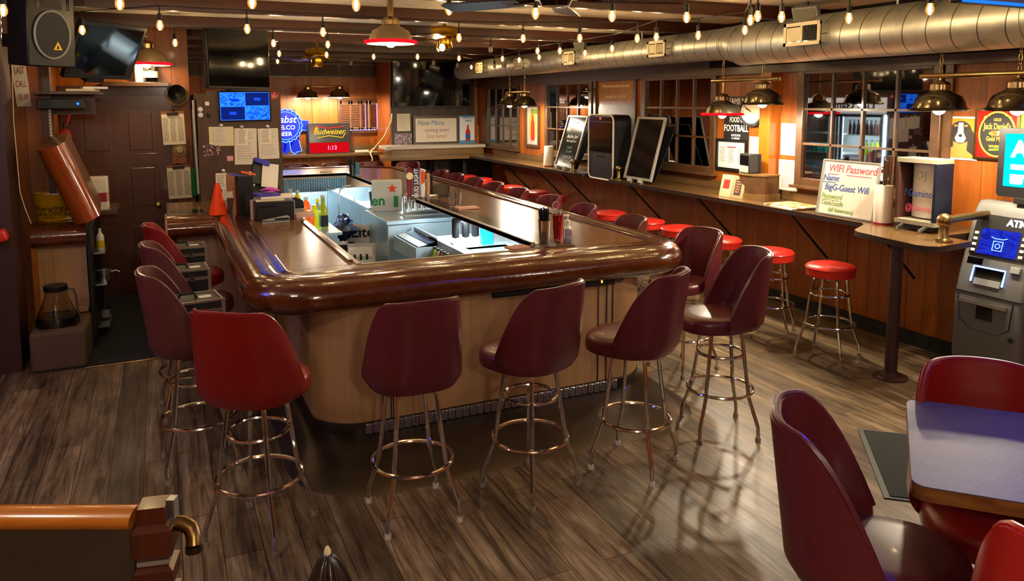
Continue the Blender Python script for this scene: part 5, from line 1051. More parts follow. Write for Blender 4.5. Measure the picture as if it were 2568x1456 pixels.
blob([(-.02, .13), (.02, .13), (.025, .05), (.05, .0), (.03, -.035), (-.03, -.035), (-.05, .0), (-.025, .05)], wt, 'dog_muzzle', Z+.0012); blob([(.018*math.cos(R(a)), .022+.013*math.sin(R(a))) for a in range(0, 360, 30)], M_ink, 'dog_nose', Z+.0018)
for x in (-.045, .045): blob([(x+.01*math.cos(R(a)), .075+.01*math.sin(R(a))) for a in range(0, 360, 40)], M_ink, 'dog_eye', Z+.0018); blob([(x-.018, .098), (x+.018, .098), (x+.012, .112), (x-.012, .112)], tn, 'dog_brow', Z+.0014)
t = T('whiskey_mirror', 'red framed whiskey sign with black oval label and gold lettering', 'sign', (XR-.001, 3.94, 1.93), rot=FW); w, h = .34, .4; M_gold = mat('gold_print', 'd8ae4c', .3, .3)
MB().box((-w/2, 0, .012), (.02, h+.02, .024)).box((w/2, 0, .012), (.02, h+.02, .024)).box((0, h/2, .012), (w-.02, .02, .024)).box((0, -h/2, .012), (w-.02, .02, .024)).build('frame', M_brass, t); MB().box((0, 0, .005), (w-.02, h-.02, .008)).build('red_ground', mat('sign_red', 'b01812', .25), t)
MB().plate([(.152*math.cos(R(a)), .185*math.sin(R(a))) for a in range(0, 360, 10)], .0091, .0099).build('gold_rim', M_gold, t); MB().plate([(.138*math.cos(R(a)), .17*math.sin(R(a))) for a in range(0, 360, 10)], .01, .0106).build('black_oval', M_ink, t)
for s, y, sz, sx in (('Jack Daniel\'s', .06, .07, .62), ('No.', .003, .03, .8), ('Gold Medal', -.04, .05, .72), ('OLD', .115, .03, 1), ('WHISKEY', -.1, .028, 1)): text('lettering', s, sz, M_gold, t, (0 if s != 'No.' else -.045, y, .0108), sx=sx, bold=.0012)
MB().plate(rrect(.11, .042, .02, cx=0, cy=.006), .0107, .0109).build('number_badge', mat('badge_orange', 'b8541c', .4), t); text('lettering', '7', .045, M_white, t, (.012, .006, .0112), bold=.002); MB().plate([(-.06, -.135), (.06, -.13), (.055, -.112), (-.055, -.118)], .0107, .011).build('green_ribbon', mat('ribbon_green', '6a8a2a', .4), t)
for s in (-1, 1): MB().tube([(s*(.06+.05*math.sin(R(a))), .13-.0*a+.045*math.cos(R(a))*.4, .0112) for a in range(0, 100, 12)], .004, 5).build('scroll', M_gold, t)
t = T('green_poster', 'green and yellow poster beside the red whiskey sign, partly behind the cash machine display', 'poster', (XR-.001, 3.66, 2.0), rot=FW); MB().box((0, 0, .004), (.22, .42, .008)).build('sheet', mat('poster_green', '7a9a1c', .4), t); MB().box((.03, -.02, .0085), (.1, .3, .001)).build('yellow_band', mat('poster_yellow', 'c8a02c', .4), t)
# cash machine against the wall
t = T('cash_machine', 'grey cash machine with a blue screen and glowing card slot against the long wall', 'cash machine', (5.62, 3.61, 0), rot=FW); M_ag = mat('atm_grey', '585856', .5); M_agd = mat('atm_side', '121214', .5); W = .52
sd = [(.1, .0), (.1, .08), (.02, .1), (.0, .2), (.0, .78), (-.02, .86), (-.17, 1.38), (-.2, 1.43), (-.46, 1.43), (-.46, .0)]   # depth (towards viewer +), height
MB().prism([(-.02, .0), (-.02, .22), (-.44, .22), (-.44, 0)], -W/2+.03, W/2-.03, lambda u, v, h: (h, v, u)).build('plinth', M_agd, t)
MB().prism([(.0, .16), (.03, .22), (.035, .7), (.0, .86), (-.15, 1.36), (-.2, 1.43), (-.3, 1.43), (-.3, .16)], -W/2, W/2, lambda u, v, h: (h, v, u)).build('front_shell', M_ag, t, bev=.025, seg=3)
MB().prism([(-.301, .02), (-.301, 1.4), (-.46, 1.4), (-.46, .02)], -W/2+.01, W/2-.01, lambda u, v, h: (h, v, u)).build('safe_body', M_agd, t)
sl = math.degrees(math.atan2(.15, .5))
def onface(v, w, h, d, x=0, dz=.0):       # a plate on the sloping upper face, v metres up the slope from its foot
    a = R(sl); y = .86+v*math.cos(a); z = .0-v*math.sin(a); return dict(c=(x, y+dz*math.sin(a), z+dz*math.cos(a)), d=(w, h, d), rot=Matrix.Rotation(-a, 3, 'X'))
MB().box(**onface(.33, .42, .32, .012, 0, .008)).build('screen_bezel', M_black, t, bev=.004); MB().box(**onface(.28, .29, .2, .004, -.0, .016)).build('screen', screen_mat('atm_screen', '1a20a0', '2438d0', 1.1, 3), t); b = onface(.26, 0, 0, 0, .0, .02); MB().tube([Vector(b['c'])+b['rot'] @ Vector((x, y, 0)) for x, y in ((-.035, -.04), (.035, -.04), (.035, .03), (-.035, .03))], .004, 5, True).tube([Vector(b['c'])+b['rot'] @ Vector((.018*math.cos(a), .018*math.sin(a)-.005, 0)) for a in [j*PI/6 for j in range(12)]], .003, 5, True).tube([Vector(b['c'])+b['rot'] @ Vector((x, y, 0)) for x, y in ((-.06, .06), (-.03, .05), (.03, .05), (.06, .06))], .003, 5).build('screen_icon', glow('icon_blue', '8ac0ff', 2.5), t)
text('lettering', 'ATM', .07, glow('atm_white', 'f4f6ff', 3), t, onface(.44, 0, 0, 0, .1, .018)['c'], rot=Matrix.Rotation(-R(sl), 3, 'X'), bold=.003, label='glowing white lettering')
for i in range(4):
    for sx in (-1, 1): MB().box(**onface(.2+.045*i, .03, .022, .01, sx*.18, .018)).build('side_key', M_white, t, bev=.003)
MB().box(**onface(.12, .12, .05, .006, -.15, .0)).build('receipt_slot', M_gloss, t); MB().box(**onface(.1, .07, .05, .03, .17, .01)).build('card_reader', M_grey, t, bev=.004)
MB().box(**onface(.02, .24, .12, .006, -.02, .0)).build('keypad_recess', M_gloss, t); b = onface(.02, 0, 0, 0, -.02, .012); rr = [Vector(b['c'])+b['rot'] @ Vector((x, y, 0)) for x, y in ((-.12, -.06), (-.12, .06), (.12, .06), (.12, -.06))]; MB().tube(rr[:4], .007, 6).build('glow_strip', glow('keypad_glow', '7fb4ff', 5), t, label='glowing blue-white light strip round the keypad')
MB().box(**onface(-.03, .2, .05, .008, -.02, .004)).build('keypad', M_grey, t)
MB().bx(-.2, .16, .66, .685, .03, .06).build('dispenser_lip', M_steel, t); MB().bx(-.07, .05, .55, .66, .03, .04).build('dispenser_mouth', M_gloss, t); MB().tube([(-.22, .72, .037), (-.2, .52, .037), (-.12, .46, .037), (.1, .46, .037), (.18, .52, .037), (.2, .72, .037)], .004, 5).build('panel_seam', M_black, t); MB().bx(-W/2+.004, W/2-.004, .735, .741, -.28, .036).build('panel_seam', M_black, t); MB().cyl((.2, .45, .03), (.2, .45, .042), .018, 16).build('lock', M_black, t)
tp = T('cash_machine_display', 'black-framed cyan display with white letters and card symbol above the cash machine', 'display', (5.86, 3.5, 1.431), rot=FW); MB().bx(-.08, .08, 0, .04, -.08, .08).build('stand', M_agd, tp); MB().plate(rrect(.5, .52, .03, cx=0, cy=.3), -.03, .03).build('housing', M_black, tp); MB().box((.01, .32, .031), (.42, .4, .003)).build('screen', glow('display_cyan', '06d8e8', 1.5), tp); gw = glow('display_white', 'ffffff', 1.6)
text('lettering', 'ATM', .17, gw, tp, (0.03, .4, .034), bold=.008); MB().box((0, .2, .033), (.3, .03, .002)).box((0, .27, .033), (.3, .04, .002)).build('card_symbol', gw, tp); MB().plate(rrect(.1, .05, .02, cx=-.1, cy=.165), .033, .035).plate(rrect(.1, .05, .02, cx=.06, cy=.165), .033, .035).build('hand_symbol', gw, tp)
# outlet and cord, floor strip
t = T('wall_outlet', 'wall outlet box with a black cord plugged in beside the cash machine', 'outlet', (XR-.022, 4.02, .62), rot=FW); MB().box((0, 0, .03), (.07, .11, .06)).build('box', M_cream, t, bev=.004); MB().box((0, -.09, .03), (.09, .05, .06)).build('adapter', M_white, t, bev=.004); MB().tube([(0, -.09, .06), (.02, -.1, .12), (.05, -.2, .15), (.06, -.4, .14), (.08, -.58, .2), (.02, -.6, .36), (-.1, -.6, .3), (-.22, -.6, .2)], .008, 6).build('power_cord', M_black, t)
S('trim_30', MB().bx(XR-.04, XR-.0, 3.9, 3.93, 0, .6), M_plank)
# ------------------------------------------------------------------ back wall
t = T('back_counter', 'wooden back counter against the far wall holding the red beer clock', 'counter'); MB().bx(.34, 4.2, 15.55, YB-.001, CT-.05, CT).build('top', M_oakX, t); MB().bx(.34, 4.2, YB-.04, YB-.001, CT, CT+.14).build('backsplash', M_oakX, t)
t = T('box_counter', 'wide wooden counter under the big television with a stepped white-edged shelf', 'counter'); MB().plate([(3.75, 14.05), (5.49, 13.97), (XR-.002, 13.97), (XR-.002, BY-.001), (3.95, BY-.001)], CT-.06, CT).build('top', M_oakX, t); MB().bx(4.05, 5.98, 14.38, BY-.001, CT, CT+.13).build('step', M_oakX, t); MB().bx(3.95, 6.0, 14.33, BY-.001, CT+.13, CT+.19).build('white_shelf', mat('shelf_white', 'b8b0a4', .4), t)
for i, x in enumerate((4.3, 5.0, 5.75)): MB().bx(x-.05, x+.05, 14.5, 14.6, 0, CT-.06).build('support_post', M_black, t)
MB().bx(5.45, XR-.02, 14.2, 14.24, .02, CT-.06).build('dark_panel', M_black, t); MB().bx(4.5, 5.35, 14.7, 14.73, .02, .82).build('slat_panel', bpy.data.materials['plank_box'], t)
tc = at(1084, 211, Y=BY-.16)
big_tv = tv('television', 'very large black television above the whiteboard at the end of the room', tc, face(-.08, -1, 3), 1.62, .94)
# whiteboard, posters, photos on the box-out
c, w, h = wallrect((1041, 297), (1145, 354), Y=BY-.03)
t = T('menu_whiteboard', 'framed whiteboard with coloured marker writing about a new menu, under the big television', 'whiteboard', c, rot=FB); MB().box((0, 0, 0), (w, h, .01)).build('board', bpy.data.materials['board_white'], t)
f = .05; MB().box((-w/2-f/2, 0, .005), (f, h+2*f, .03)).box((w/2+f/2, 0, .005), (f, h+2*f, .03)).box((0, h/2+f/2, .005), (w, f, .03)).box((0, -h/2-f/2, .005), (w, f, .03)).build('frame', M_frame, t)
for s, x, y, sz, m in (('New Menu', -.12*w, .3*h, .15, mat('marker_teal', '5a8fb0', .6)), ('coming soon!', .02*w, 0, .115, mat('marker_plum', '9a5a90', .6)), ('Stay tuned', 0, -.26*h, .12, mat('marker_orange', 'd07a50', .6))): text('handwriting', s, sz, m, t, (x, y, .006), sx=.85, shear=.12)
c, w, h = wallrect((1151, 290), (1195, 359), Y=BY-.02)
t = T('bottle_poster', 'white and blue drink poster with a red and blue bottle beside the whiteboard', 'poster', c, rot=FB); MB().box((0, 0, 0), (w, h, .006)).build('sheet', mat('poster_blue', '4a9ad8', .5), t); MB().box((0, .02, .0035), (w-.03, h-.1, .001)).build('white_field', mat('poster_white', 'eef2f4', .5), t)
MB().plate([(-.05, -.24), (.05, -.24), (.055, -.05), (.02, .03), (.018, .1), (-.018, .1), (-.02, .03), (-.055, -.05)], .0045, .006).build('printed_bottle', bpy.data.materials['bottle_red'], t); MB().box((0, -.14, .0065), (.11, .1, .001)).build('bottle_label', mat('label_blue', '2a62c0', .5), t); M_pb = mat('poster_lettering', '2a7ab8', .5)
text('lettering', 'DRINK EASY IN', .055, M_pb, t, (0, .25, .0045), sx=.62, bold=.002); text('lettering', 'DELCO', .06, M_pb, t, (.02, .185, .0045), sx=.8, bold=.002)
sheet('printed_notice', (995, 285), (1029, 328), printed('notice_small', rows=16, amount=.3), 'small white printed notice beside the new-menu whiteboard', 'notice', Y=BY, off=.003)
k = NT('old_photo'); f = k.noise(k.coord('Generated', (7, 5, 1)), 2.5, 4); k.set(Base_Color=k.ramp(f, [(.36, lin('2a2030')), (.5, lin('8a6a8a')), (.6, lin('d8ccd8')), (.66, lin('4a5a80'))])); sheet('old_photo', (989, 335), (1033, 368), k.m, 'landscape snapshot of a crowd below the small printed notice', 'photo', Y=BY, off=.003)
k = NT('orange_card'); f = k.noise(k.coord('Generated', (3, 5, 1)), 2, 3); k.set(Base_Color=k.ramp(f, [(.38, lin('2a2018')), (.48, lin('d8581c')), (.58, lin('c8a878')), (.66, lin('301c18'))])); sheet('orange_card', (1197, 315), (1211, 366), k.m, 'narrow orange and black card beside the drink poster', 'card', Y=BY, off=.003)
o = MB().tube([at(983, 285, Y=BY-.03), at(981, 305, Y=BY-.03), at(975, 318, X=4.12), at(962, 345, X=4.1), at(940, 370, X=4.05), at(930, 378, Y=15.55), at(929, 386, Y=15.5), at(934, 396, Y=15.46), at(932, 414, Y=15.46)], .014, 6).build('power_cord', M_cream, label='white power cord hanging down over the back counter'); bpy.context.view_layer.update(); o.parent = big_tv; o.matrix_parent_inverse = big_tv.matrix_world.inverted()
p = at(908, 380, Y=15.7); o = MB().box((0, 0, .03), (.28, .09, .05)).build('power_strip_white', M_white, bev=.01); tag(at_w(o, (p.x, 15.7, CT)), 'white power strip on the back counter next to the red beer clock', 'power strip')
o = MB().lathe([(0, 0), (.09, 0), (.1, .02), (0, .025)], 18).build('small_plate', M_cream); tag(at_w(o, (p.x+.22, 15.66, CT)), 'small cream dish on the back counter by the power strip', 'dish')
# beer clock
c, w, h = wallrect((774, 315), (876, 384), Y=15.72)
t = T('beer_clock', 'lit beer clock with black top, red lower half and red digits on the back counter', 'clock sign', (c.x, 15.72, CT+h/2+.02), rot=face(.05, -1, -3)); MB().box((0, 0, -.06), (w+.05, h+.05, .12)).build('housing', M_black, t, bev=.006); MB().box((0, h*.18, .003), (w, h*.64, .006)).build('black_panel', mat('sign_black', '1c1a1a', .15), t); MB().box((0, -h*.32, .003), (w, h*.36, .006)).build('red_panel', glow('sign_red_glow', 'd00a14', 1.1), t)
gr_, gy = glow('neon_red', 'ff1a28', 2.2), glow('neon_yellow', 'ffb81c', 2.0)
text('lettering', 'Budweiser', .165, gy, t, (.0, .235*h, .009), sx=.92, shear=.3, bold=.0, label='glowing yellow script')
MB().tube([(-.39*w, .22*h, .012), (-.33*w, .44*h, .012), (0, .36*h, .012), (.38*w, .42*h, .012)], .007, 6).build('red_tube', gr_, t); MB().tube([(-.3*w, .03*h, .012), (0, .1*h, .012), (.34*w, .02*h, .012), (.42*w, .2*h, .012)], .007, 6).build('yellow_tube', gy, t); text('digits', '11:72'.replace('11:72', '1:13'), .12, glow('digit_pink', 'ff6a9a', 3), t, (.05, -.33*h, .009), bold=.002)
for i, (x, y) in enumerate(((-.33, .3), (-.3, .34), (-.27, .3))): MB().tube([(x*w-.02, y*h, .014), (x*w, y*h+.05, .014)], .007, 5).build('crown_tube', gy, t)
# ribbon neon
c = at(715, 315, Y=YB-.06); t = T('ribbon_neon', 'blue ribbon-shaped beer sign with white neon lettering, half hidden by the brown cabinet', 'neon sign', c, rot=FB); r0 = .33
M_rib = mat('ribbon_blue', '0a1c9a', .3, emit='0a20c0', es=.7); g_b, g_w = glow('neon_blue', '5a8cff', 4), glow('neon_white', 'ffffff', 4)
ro = [((r0+.014*math.cos(20*R(a)))*math.cos(R(a)), (r0+.014*math.cos(20*R(a)))*math.sin(R(a))) for a in range(0, 360, 4)]
MB().plate(ro, -.02, .0).build('rosette', M_rib, t); MB().plate([(.2, -.24), (-.02, -.28), (-.05, -.52), (.02, -.58), (.08, -.5)], -.022, -.004).plate([(.05, -.28), (.26, -.2), (.3, -.52), (.2, -.58), (.12, -.52)], -.022, -.004).plate([(-.2, -.24), (.02, -.28), (.0, -.5), (-.1, -.58), (-.16, -.5)], -.022, -.004).build('ribbon_tail', M_rib, t); MB().plate([(.28, -.1), (.48, -.12), (.48, .1), (.3, .12)], -.022, -.003).build('side_ribbon', M_rib, t); MB().plate([(-.28, -.1), (-.48, -.12), (-.48, .1), (-.3, .12)], -.022, -.003).build('side_ribbon', M_rib, t)
MB().tube([(x, y, .012) for x, y in ro], .009, 6, True).build('blue_tube', g_b, t); MB().tube([(.28*math.cos(R(a)), .28*math.sin(R(a)), .012) for a in range(0, 360, 12)], .007, 6, True).build('blue_tube', g_b, t); MB().tube([(.07, -.3, .01), (.1, -.52, .01), (.18, -.58, .01), (.2, -.54, .01), (.31, -.52, .01), (.26, -.3, .01)], .007, 6).build('blue_tube', g_b, t); MB().tube([(.31, .11, .01), (.47, .09, .01), (.47, -.11, .01), (.3, -.09, .01)], .007, 6).build('blue_tube', g_b, t)
for s, y, sz, sh in (('Pabst', .12, .2, .25), ('DELCO', -.04, .12, 0), ('BEER', -.17, .12, 0)): text('neon_lettering', s, sz, g_w, t, (0, y, .008), shear=sh, bold=.0, ext=.004)
MB().cyl((.2, 0, -.05), (.2, .32, -.03), .006).build('hanger', M_black, t)
# framed opening with louvred shutters
c, w, h = wallrect((852, 253), (948, 327), Y=YB-.02)
t = T('shutter_mirror', 'framed mirror-like panel on the far wall showing lit wooden louvred shutters', 'mirror', c, rot=FB); f = .05; MB().box((-w/2-f/2, 0, .02), (f, h+2*f, .05)).box((w/2+f/2, 0, .02), (f, h+2*f, .05)).box((0, h/2+f/2, .02), (w, f, .05)).box((0, -h/2-f/2, .02), (w, f, .05)).build('frame', M_frame, t, bev=.006); MB().box((0, 0, -.01), (w, h, .006)).build('lit_backing', glow('backing_glow', 'ffd9a8', .9), t)
M_sh = wood('shutter_wood', '4a2412', '6e3a1c', (2, 2, 2), None, rough=.4)
for i, (x0, x1) in enumerate(((-.5, -.24), (-.22, .02), (.04, .24), (.27, .5))):
    s = MB().bx(x0*w, x0*w+.035, -h/2, h/2, -.004, .022).bx(x1*w-.035, x1*w, -h/2, h/2, -.004, .022).bx(x0*w, x1*w, h/2-.06, h/2, -.004, .022).bx(x0*w, x1*w, -h/2, -h/2+.06, -.004, .022).build('shutter', M_sh, t); m = MB(); n = 13
    for j in range(n): m.box(((x0+x1)/2*w, -h/2+.09+(h-.18)*j/(n-1), .008), ((x1-x0)*w-.07, (.03 if i < 2 else .05), .006), rot=Matrix.Rotation(R(25), 3, 'X'))
    m.build('slat', M_sh, s)
for x in (-.51, .16, .47): MB().cyl((x*w, -h*.45, .03), (x*w, h*.42, .03), .008, 6).build('violet_tube', glow('neon_violet', '9a90ff', 3) if 'neon_violet' not in bpy.data.materials else bpy.data.materials['neon_violet'], t)
MB().cyl((-.45*w, -h*.47, .03), (.45*w, -h*.47, .03), .007, 6).build('violet_tube', bpy.data.materials['neon_violet'], t)
# cameras on the ledge
for i, (px, py, lb) in enumerate(((944, 152, 'small round security camera on the ledge beside the big television'), (886, 158, 'dark security camera on the ledge between the others'), (903, 155, 'small pale light fitting on the ledge next to the dark camera'), (820, 153, 'pale box-shaped speaker on the ledge behind the fan'))):
    q = at(px, py, Y=YB-.12); b = T('ledge_camera', lb, 'camera' if i < 3 else 'speaker', (q.x, YB-.12, 3.021)); 
    if i == 3: MB().box((0, 0, .1), (.16, .1, .2)).build('cabinet', M_grey, b, bev=.01)
    else: MB().cyl((0, 0, 0), (0, 0, .06), .02).build('mount', M_white if i != 1 else M_black, b); MB().ell((0, -.03, .09), (.045, .05, .045), 14, 8).build('body', M_white if i != 1 else M_black, b); MB().lathe([(.03, 0), (.03, .005), (0, .005)], 14, (0, -.078, .085), (0, -1, 0)).build('lens', M_gloss, b)
# ------------------------------------------------------------------ overhead: duct, lamps, fans, string lights
def atd(px, py, d): return CAMP + (_r*((px-1284)/FPX) + _d*((py-CYP)/FPX) + _f)*d
k = NT('duct_metal'); c = k.n('ShaderNodeTexCoord'); sp = k.n('ShaderNodeSeparateXYZ'); k.l(c.outputs['Object'], sp.inputs[0])
u = k.math('ADD', k.math('DIVIDE', sp.outputs[1], .2), k.math('ADD', k.math('MULTIPLY', sp.outputs[2], .9), k.math('MULTIPLY', sp.outputs[0], .5)))
sm = k.math('LESS_THAN', k.math('FRACT', u), .045); f = k.noise(k.coord('Object'), 9, 5, .6)
k.set(Base_Color=k.mix(sm, k.ramp(f, [(.3, lin('b0b2ac')), (.7, lin('cecdc2'))]), lin('55544c')), Metallic=.85, Roughness=.42); k.bump(sm, .5, .01); M_duct = k.m
DX, DZ, YR = 5.45, 2.785, 6.2
dt = T('air_duct', 'large round galvanized air duct running along the ceiling above the long wall', 'air duct')
MB().cyl((DX, 14.2, DZ+.01), (DX, YR+.2, DZ+.01), .165, 36).build('small_section', M_duct, dt); MB().cyl((DX, YR, DZ-.02), (DX, -2.4, DZ-.02), .205, 40).build('large_section', M_duct, dt); MB().rings([[(DX+r*math.cos(2*PI*j/36), y, z+r*math.sin(2*PI*j/36)) for j in range(36)] for r, y, z in ((.168, YR+.2, DZ+.01), (.168, YR+.15, DZ+.01), (.207, YR, DZ-.02), (.207, YR-.06, DZ-.02))]).build('reducer', M_duct, dt)
for y, r, z in ((YR+.2, .172, DZ+.01), (YR+.12, .182, DZ), (YR-.05, .212, DZ-.02), (3.3, .209, DZ-.02), (9.9, .169, DZ+.01), (11.8, .169, DZ+.01)): MB().cyl((DX, y, z), (DX, y+.02, z), r, 36).build('joint_ring', M_duct, dt)
for y in (2.0, 4.4, 8.0, 12.2): MB().cyl((DX, y, DZ+.16), (DX, y, ZC), .012, 6).build('hanger_strap', M_steel, dt)
M_reg = mat('register_cream', 'd8ccac', .45)
def register(px, py, w, h, label):
    big = px > 1860; r = .205 if big else .165; p = at(px, py, X=DX-r-.05); p.z = DZ+(.0 if big else .01)
    t = T('vent_register', label, 'vent', (DX-r-.06, p.y, p.z), rot=FW, group='registers along the duct')
    MB().box((0, 0, -.09), (w, h, .2)).build('collar', M_duct, t); f = .03
    MB().box((-w/2+f/2, 0, .013), (f, h+.03, .02)).box((w/2-f/2, 0, .013), (f, h+.03, .02)).box((0, h/2, .013), (w, f, .02)).box((0, -h/2, .013), (w, f, .02)).box((0, 0, .013), (.02, h, .02)).build('frame', M_reg, t); MB().box((0, 0, .011), (w-.05, h-.02, .002)).build('dark_opening', M_gloss, t)
    m = MB(); m2 = MB(); n = 11
    for i in range(n):
        x = -w/2+.045+(w/2-.07)*i/(n-1); m.box((x, 0, .016), ((w/2-.07)/(n-1)*1.15, h-.05, .006)); m2.box((-x, 0, .016), (.004, h-.05, .012))
    m.build('slat', M_reg, t); m2.build('slat', M_black if big else M_reg, t)
register(2016, 78, .42, .17, 'cream air register on the wide part of the duct, below the grey flood lamp'); register(1650, 117, .34, .15, 'cream air register on the narrow duct, first past the step in its width'); register(1430, 142, .34, .15, 'cream air register on the narrow duct, second past the step in its width'); register(1303, 144, .34, .14, 'cream air register on the narrow duct, third past the step in its width'); register(1205, 180, .34, .15, 'cream air register at the far end of the duct beside the big television')
for i, (px, py, lb, s) in enumerate(((2022, 33, 'grey flat flood lamp on top of the duct above a register', 1), (1455, 113, 'pale tilted flood lamp on top of the narrow duct', .8))):
    p = at(px, py, X=DX-.1); t = T('flood_lamp', lb, 'flood lamp', (p.x, p.y, p.z-.0), rot=face(-1, -.3, 25)); MB().box((0, 0, 0), (.24*s, .13*s, .06)).build('head', M_grey, t, bev=.006); MB().box((0, 0, .031), (.21*s, .1*s, .002)).build('lens', mat('lens_grey', '7a766a', .3) if i == 0 else bpy.data.materials['lens_grey'], t); MB().cyl((0, 0, -.03), (.0, .2, -.1), .012, 6).build('bracket', M_black, t)
# warehouse shades
M_shade = mat('shade_brass', '6a604c', .18, .9); M_shade2 = mat('shade_tan', 'a8966e', .3, .5); M_in = mat('shade_inner', 'efe6d0', .5); M_bulb = glow('lamp_bulb', 'ffeccc', 300, True); M_bulb2 = glow('soft_bulb', 'ffe0b0', 45, True)
M_rim = glow('red_rim', 'ff1420', 1.6)
SP = [(1.0, 0), (1.01, .03), (.88, .1), (.82, .32), (.72, .5), (.48, .62), (.36, .7), (.35, .93), (.24, 1.02), (.1, 1.08), (.0, 1.09)]
def shade(root, c, r, m, name='shade', rim=None, cap=M_brass, bulb=None):
    prof = [(p*r, z*r) for p, z in SP]; inner = [(p*r*.965, z*r-.004) for p, z in SP[:7]]
    s = MB().lathe(prof[:7]+[(x-.001, z) for x, z in reversed(inner)], 40, c, cap0=False, cap1=False).build(name, m, root)
    MB().lathe([(x-.003, z) for x, z in inner], 40, c, cap0=False, cap1=False).build('shade_lining', M_in, s); MB().lathe([(.36*r, .7*r), (.37*r, .72*r), (.35*r, .74*r), (.35*r, .92*r), (.24*r, 1.02*r), (.1*r, 1.08*r), (0, 1.09*r)], 28, c).build('cap', cap, s)
    if rim: MB().tube([(c[0]+r*1.005*math.cos(2*PI*j/40), c[1]+r*1.005*math.sin(2*PI*j/40), c[2]+.012) for j in range(40)], .013, 8, True).build('red_rim', rim, s, label='glowing red rim')
    b = MB().lathe([(0, .33*r), (.1*r, .32*r), (.13*r, .25*r)], 14, (c[0], c[1], c[2])).build('socket', M_brass, root)
    MB().ell((c[0], c[1], c[2]+.012), (.046, .046, .046), 14, 8).build('bulb', bulb or M_bulb, root, label='lit warm bulb')
def fixture(label, A, B, lamps, r=.21, rims=(None, None), chain=True, top=2.55):
    """hanging bar between A and B with shades below it"""
    t = T('twin_lamp_fixture', label, 'lamp', A, group='twin lamp fixtures'); d = B-A
    MB().cyl((0, 0, 0), d, .02, 14).build('bar', M_brass, t); 
    for i, (f, z) in enumerate(lamps):
        c = d*f; c.z = z-A.z; shade(t, c, r, M_shade, rim=rims[i]); MB().cyl((c.x, c.y, c.z+1.08*r), (c.x, c.y, max(c.z+1.08*r, (d*f).z)+.005), .012, 8).build('stem', M_brass, t)
        q = d*f; h = T
        m = MB(); zz = 0
        while A.z+q.z+.03+zz < top: 
            n = int(zz/.04); m.tube([(q.x+(.012*math.cos(a) if n % 2 else 0), q.y+(0 if n % 2 else .012*math.cos(a)), q.z+.03+zz+.026*math.sin(a)) for a in [j*PI/6 for j in range(12)]], .003, 5, True); zz += .04
        m.build('chain', M_brass, t)
    return t
V = Vector
fixture('brass twin-shade lamp over the wall counter beside the clock', V((5.4, 6.6, 2.41)), V((5.4, 5.62, 2.41)), ((.18, 2.05), (.78, 2.165)), rims=(M_rim, None), top=2.62)
fixture('brass twin-shade lamp over the wall counter near the cash machine', V((5.4, 4.12, 2.385)), V((5.4, 2.9, 2.385)), ((.14, 2.125), (.62, 2.13)), top=2.56)
fixture('brass twin-shade lamp over the far end of the wall counter', V((5.4, 11.95, 2.35)), V((5.4, 11.0, 2.35)), ((.12, 2.13), (.74, 2.13)), top=2.63)
fixture('brass twin-shade lamp over the back counter above the red beer clock', V((2.52, 15.3, 2.5)), V((3.46, 15.3, 2.5)), ((.14, 2.28), (.8, 2.29)), r=.22, top=2.9)
def pendant(label, c, r, rod):
    t = T('pendant_lamp', label, 'lamp', c, group='red-rimmed pendant lamps'); shade(t, (0, 0, 0), r, M_shade2, rim=M_rim, bulb=M_bulb2)
    if rod: MB().cyl((0, 0, 1.05*r), (0, 0, ZC-c.z), .026, 14).build('rod', M_brass, t)
    else:
        m = MB(); 
        for i in range(int((ZC-c.z-1.05*r)/.05)): m.tube([((.014*math.cos(a) if i % 2 else 0), (0 if i % 2 else .014*math.cos(a)), 1.07*r+.05*i+.03*math.sin(a)) for a in [j*PI/6 for j in range(12)]], .004, 5, True)
        m.build('chain', M_brass, t)
pendant('red-rimmed pendant lamp on a brass rod above the middle of the bar', atd(980, 109, 6.3), .205, True); pendant('red-rimmed pendant lamp on a chain before the brown door, behind the tilted television', atd(368, 163, 8.3), .245, False)
# ceiling fans
M_blade = wood('fan_blade', '2e1c12', '4a3020', (3, 3, 3), None, rough=.4, gs=3); M_fbrass = mat('fan_brass', 'b88a28', .18, 1); M_fdark = mat('fan_bronze', '4a3626', .2, .9)
def fan(label, c, body, r=.66, a0=0, lit=False, n=5, low=.13):
    t = T('ceiling_fan', label, 'ceiling fan', c, group='ceiling fans'); MB().cyl((0, 0, .12), (0, 0, ZC-c.z), .018, 12).build('downrod', body, t)
    MB().lathe([(0, .12), (.06, .12), (.15, .1), (.165, .07), (.165, .0), (.14, -.02), (0, -.02)], 28).build('motor', body, t); MB().lathe([(0, -.02), (.08, -.025), (.085, -low+.02), (.07, -low-.01), (0, -low-.015)], 24).build('switch_housing', body, t)
    for i in range(n):
        a = R(a0+360*i/n); M = Matrix.Rotation(a, 4, 'Z') @ Matrix.Rotation(R(11), 4, 'X'); bl = [(.2, -.05), (.3, -.062), (r-.04, -.075), (r, -.05), (r, .05), (r-.04, .075), (.3, .062), (.2, .05)]
        b = MB().plate(bl, -.035, -.028).xf(M).build('blade', M_blade, t); MB().tube([(.12, 0, -.02), (.17, .0, -.025), (.24, 0, -.028)], .012, 6).box((.25, 0, -.03), (.08, .06, .012)).xf(M).build('blade_iron', body, b)
    if lit: MB().ell((-.05, -.06, -.12), (.03, .03, .04), 14, 8).build('bulb', M_bulb2, t, label='lit warm bulb')
fan('dark bronze ceiling fan over the near bar stools, cut off at the top edge', at(1393, 36, Z=2.64)+V((0, 0, .1)), M_fdark, .66, 55, low=.05); fan('brass ceiling fan above the bar, beyond the rod-hung pendant lamp', atd(1115, 92, 8.3), M_fbrass, .64, 20, True); fan('brass ceiling fan furthest along the room above the red beer clock'.replace('furthest along', 'deep in'), atd(795, 142, 10.8), M_fbrass, .62, 40)
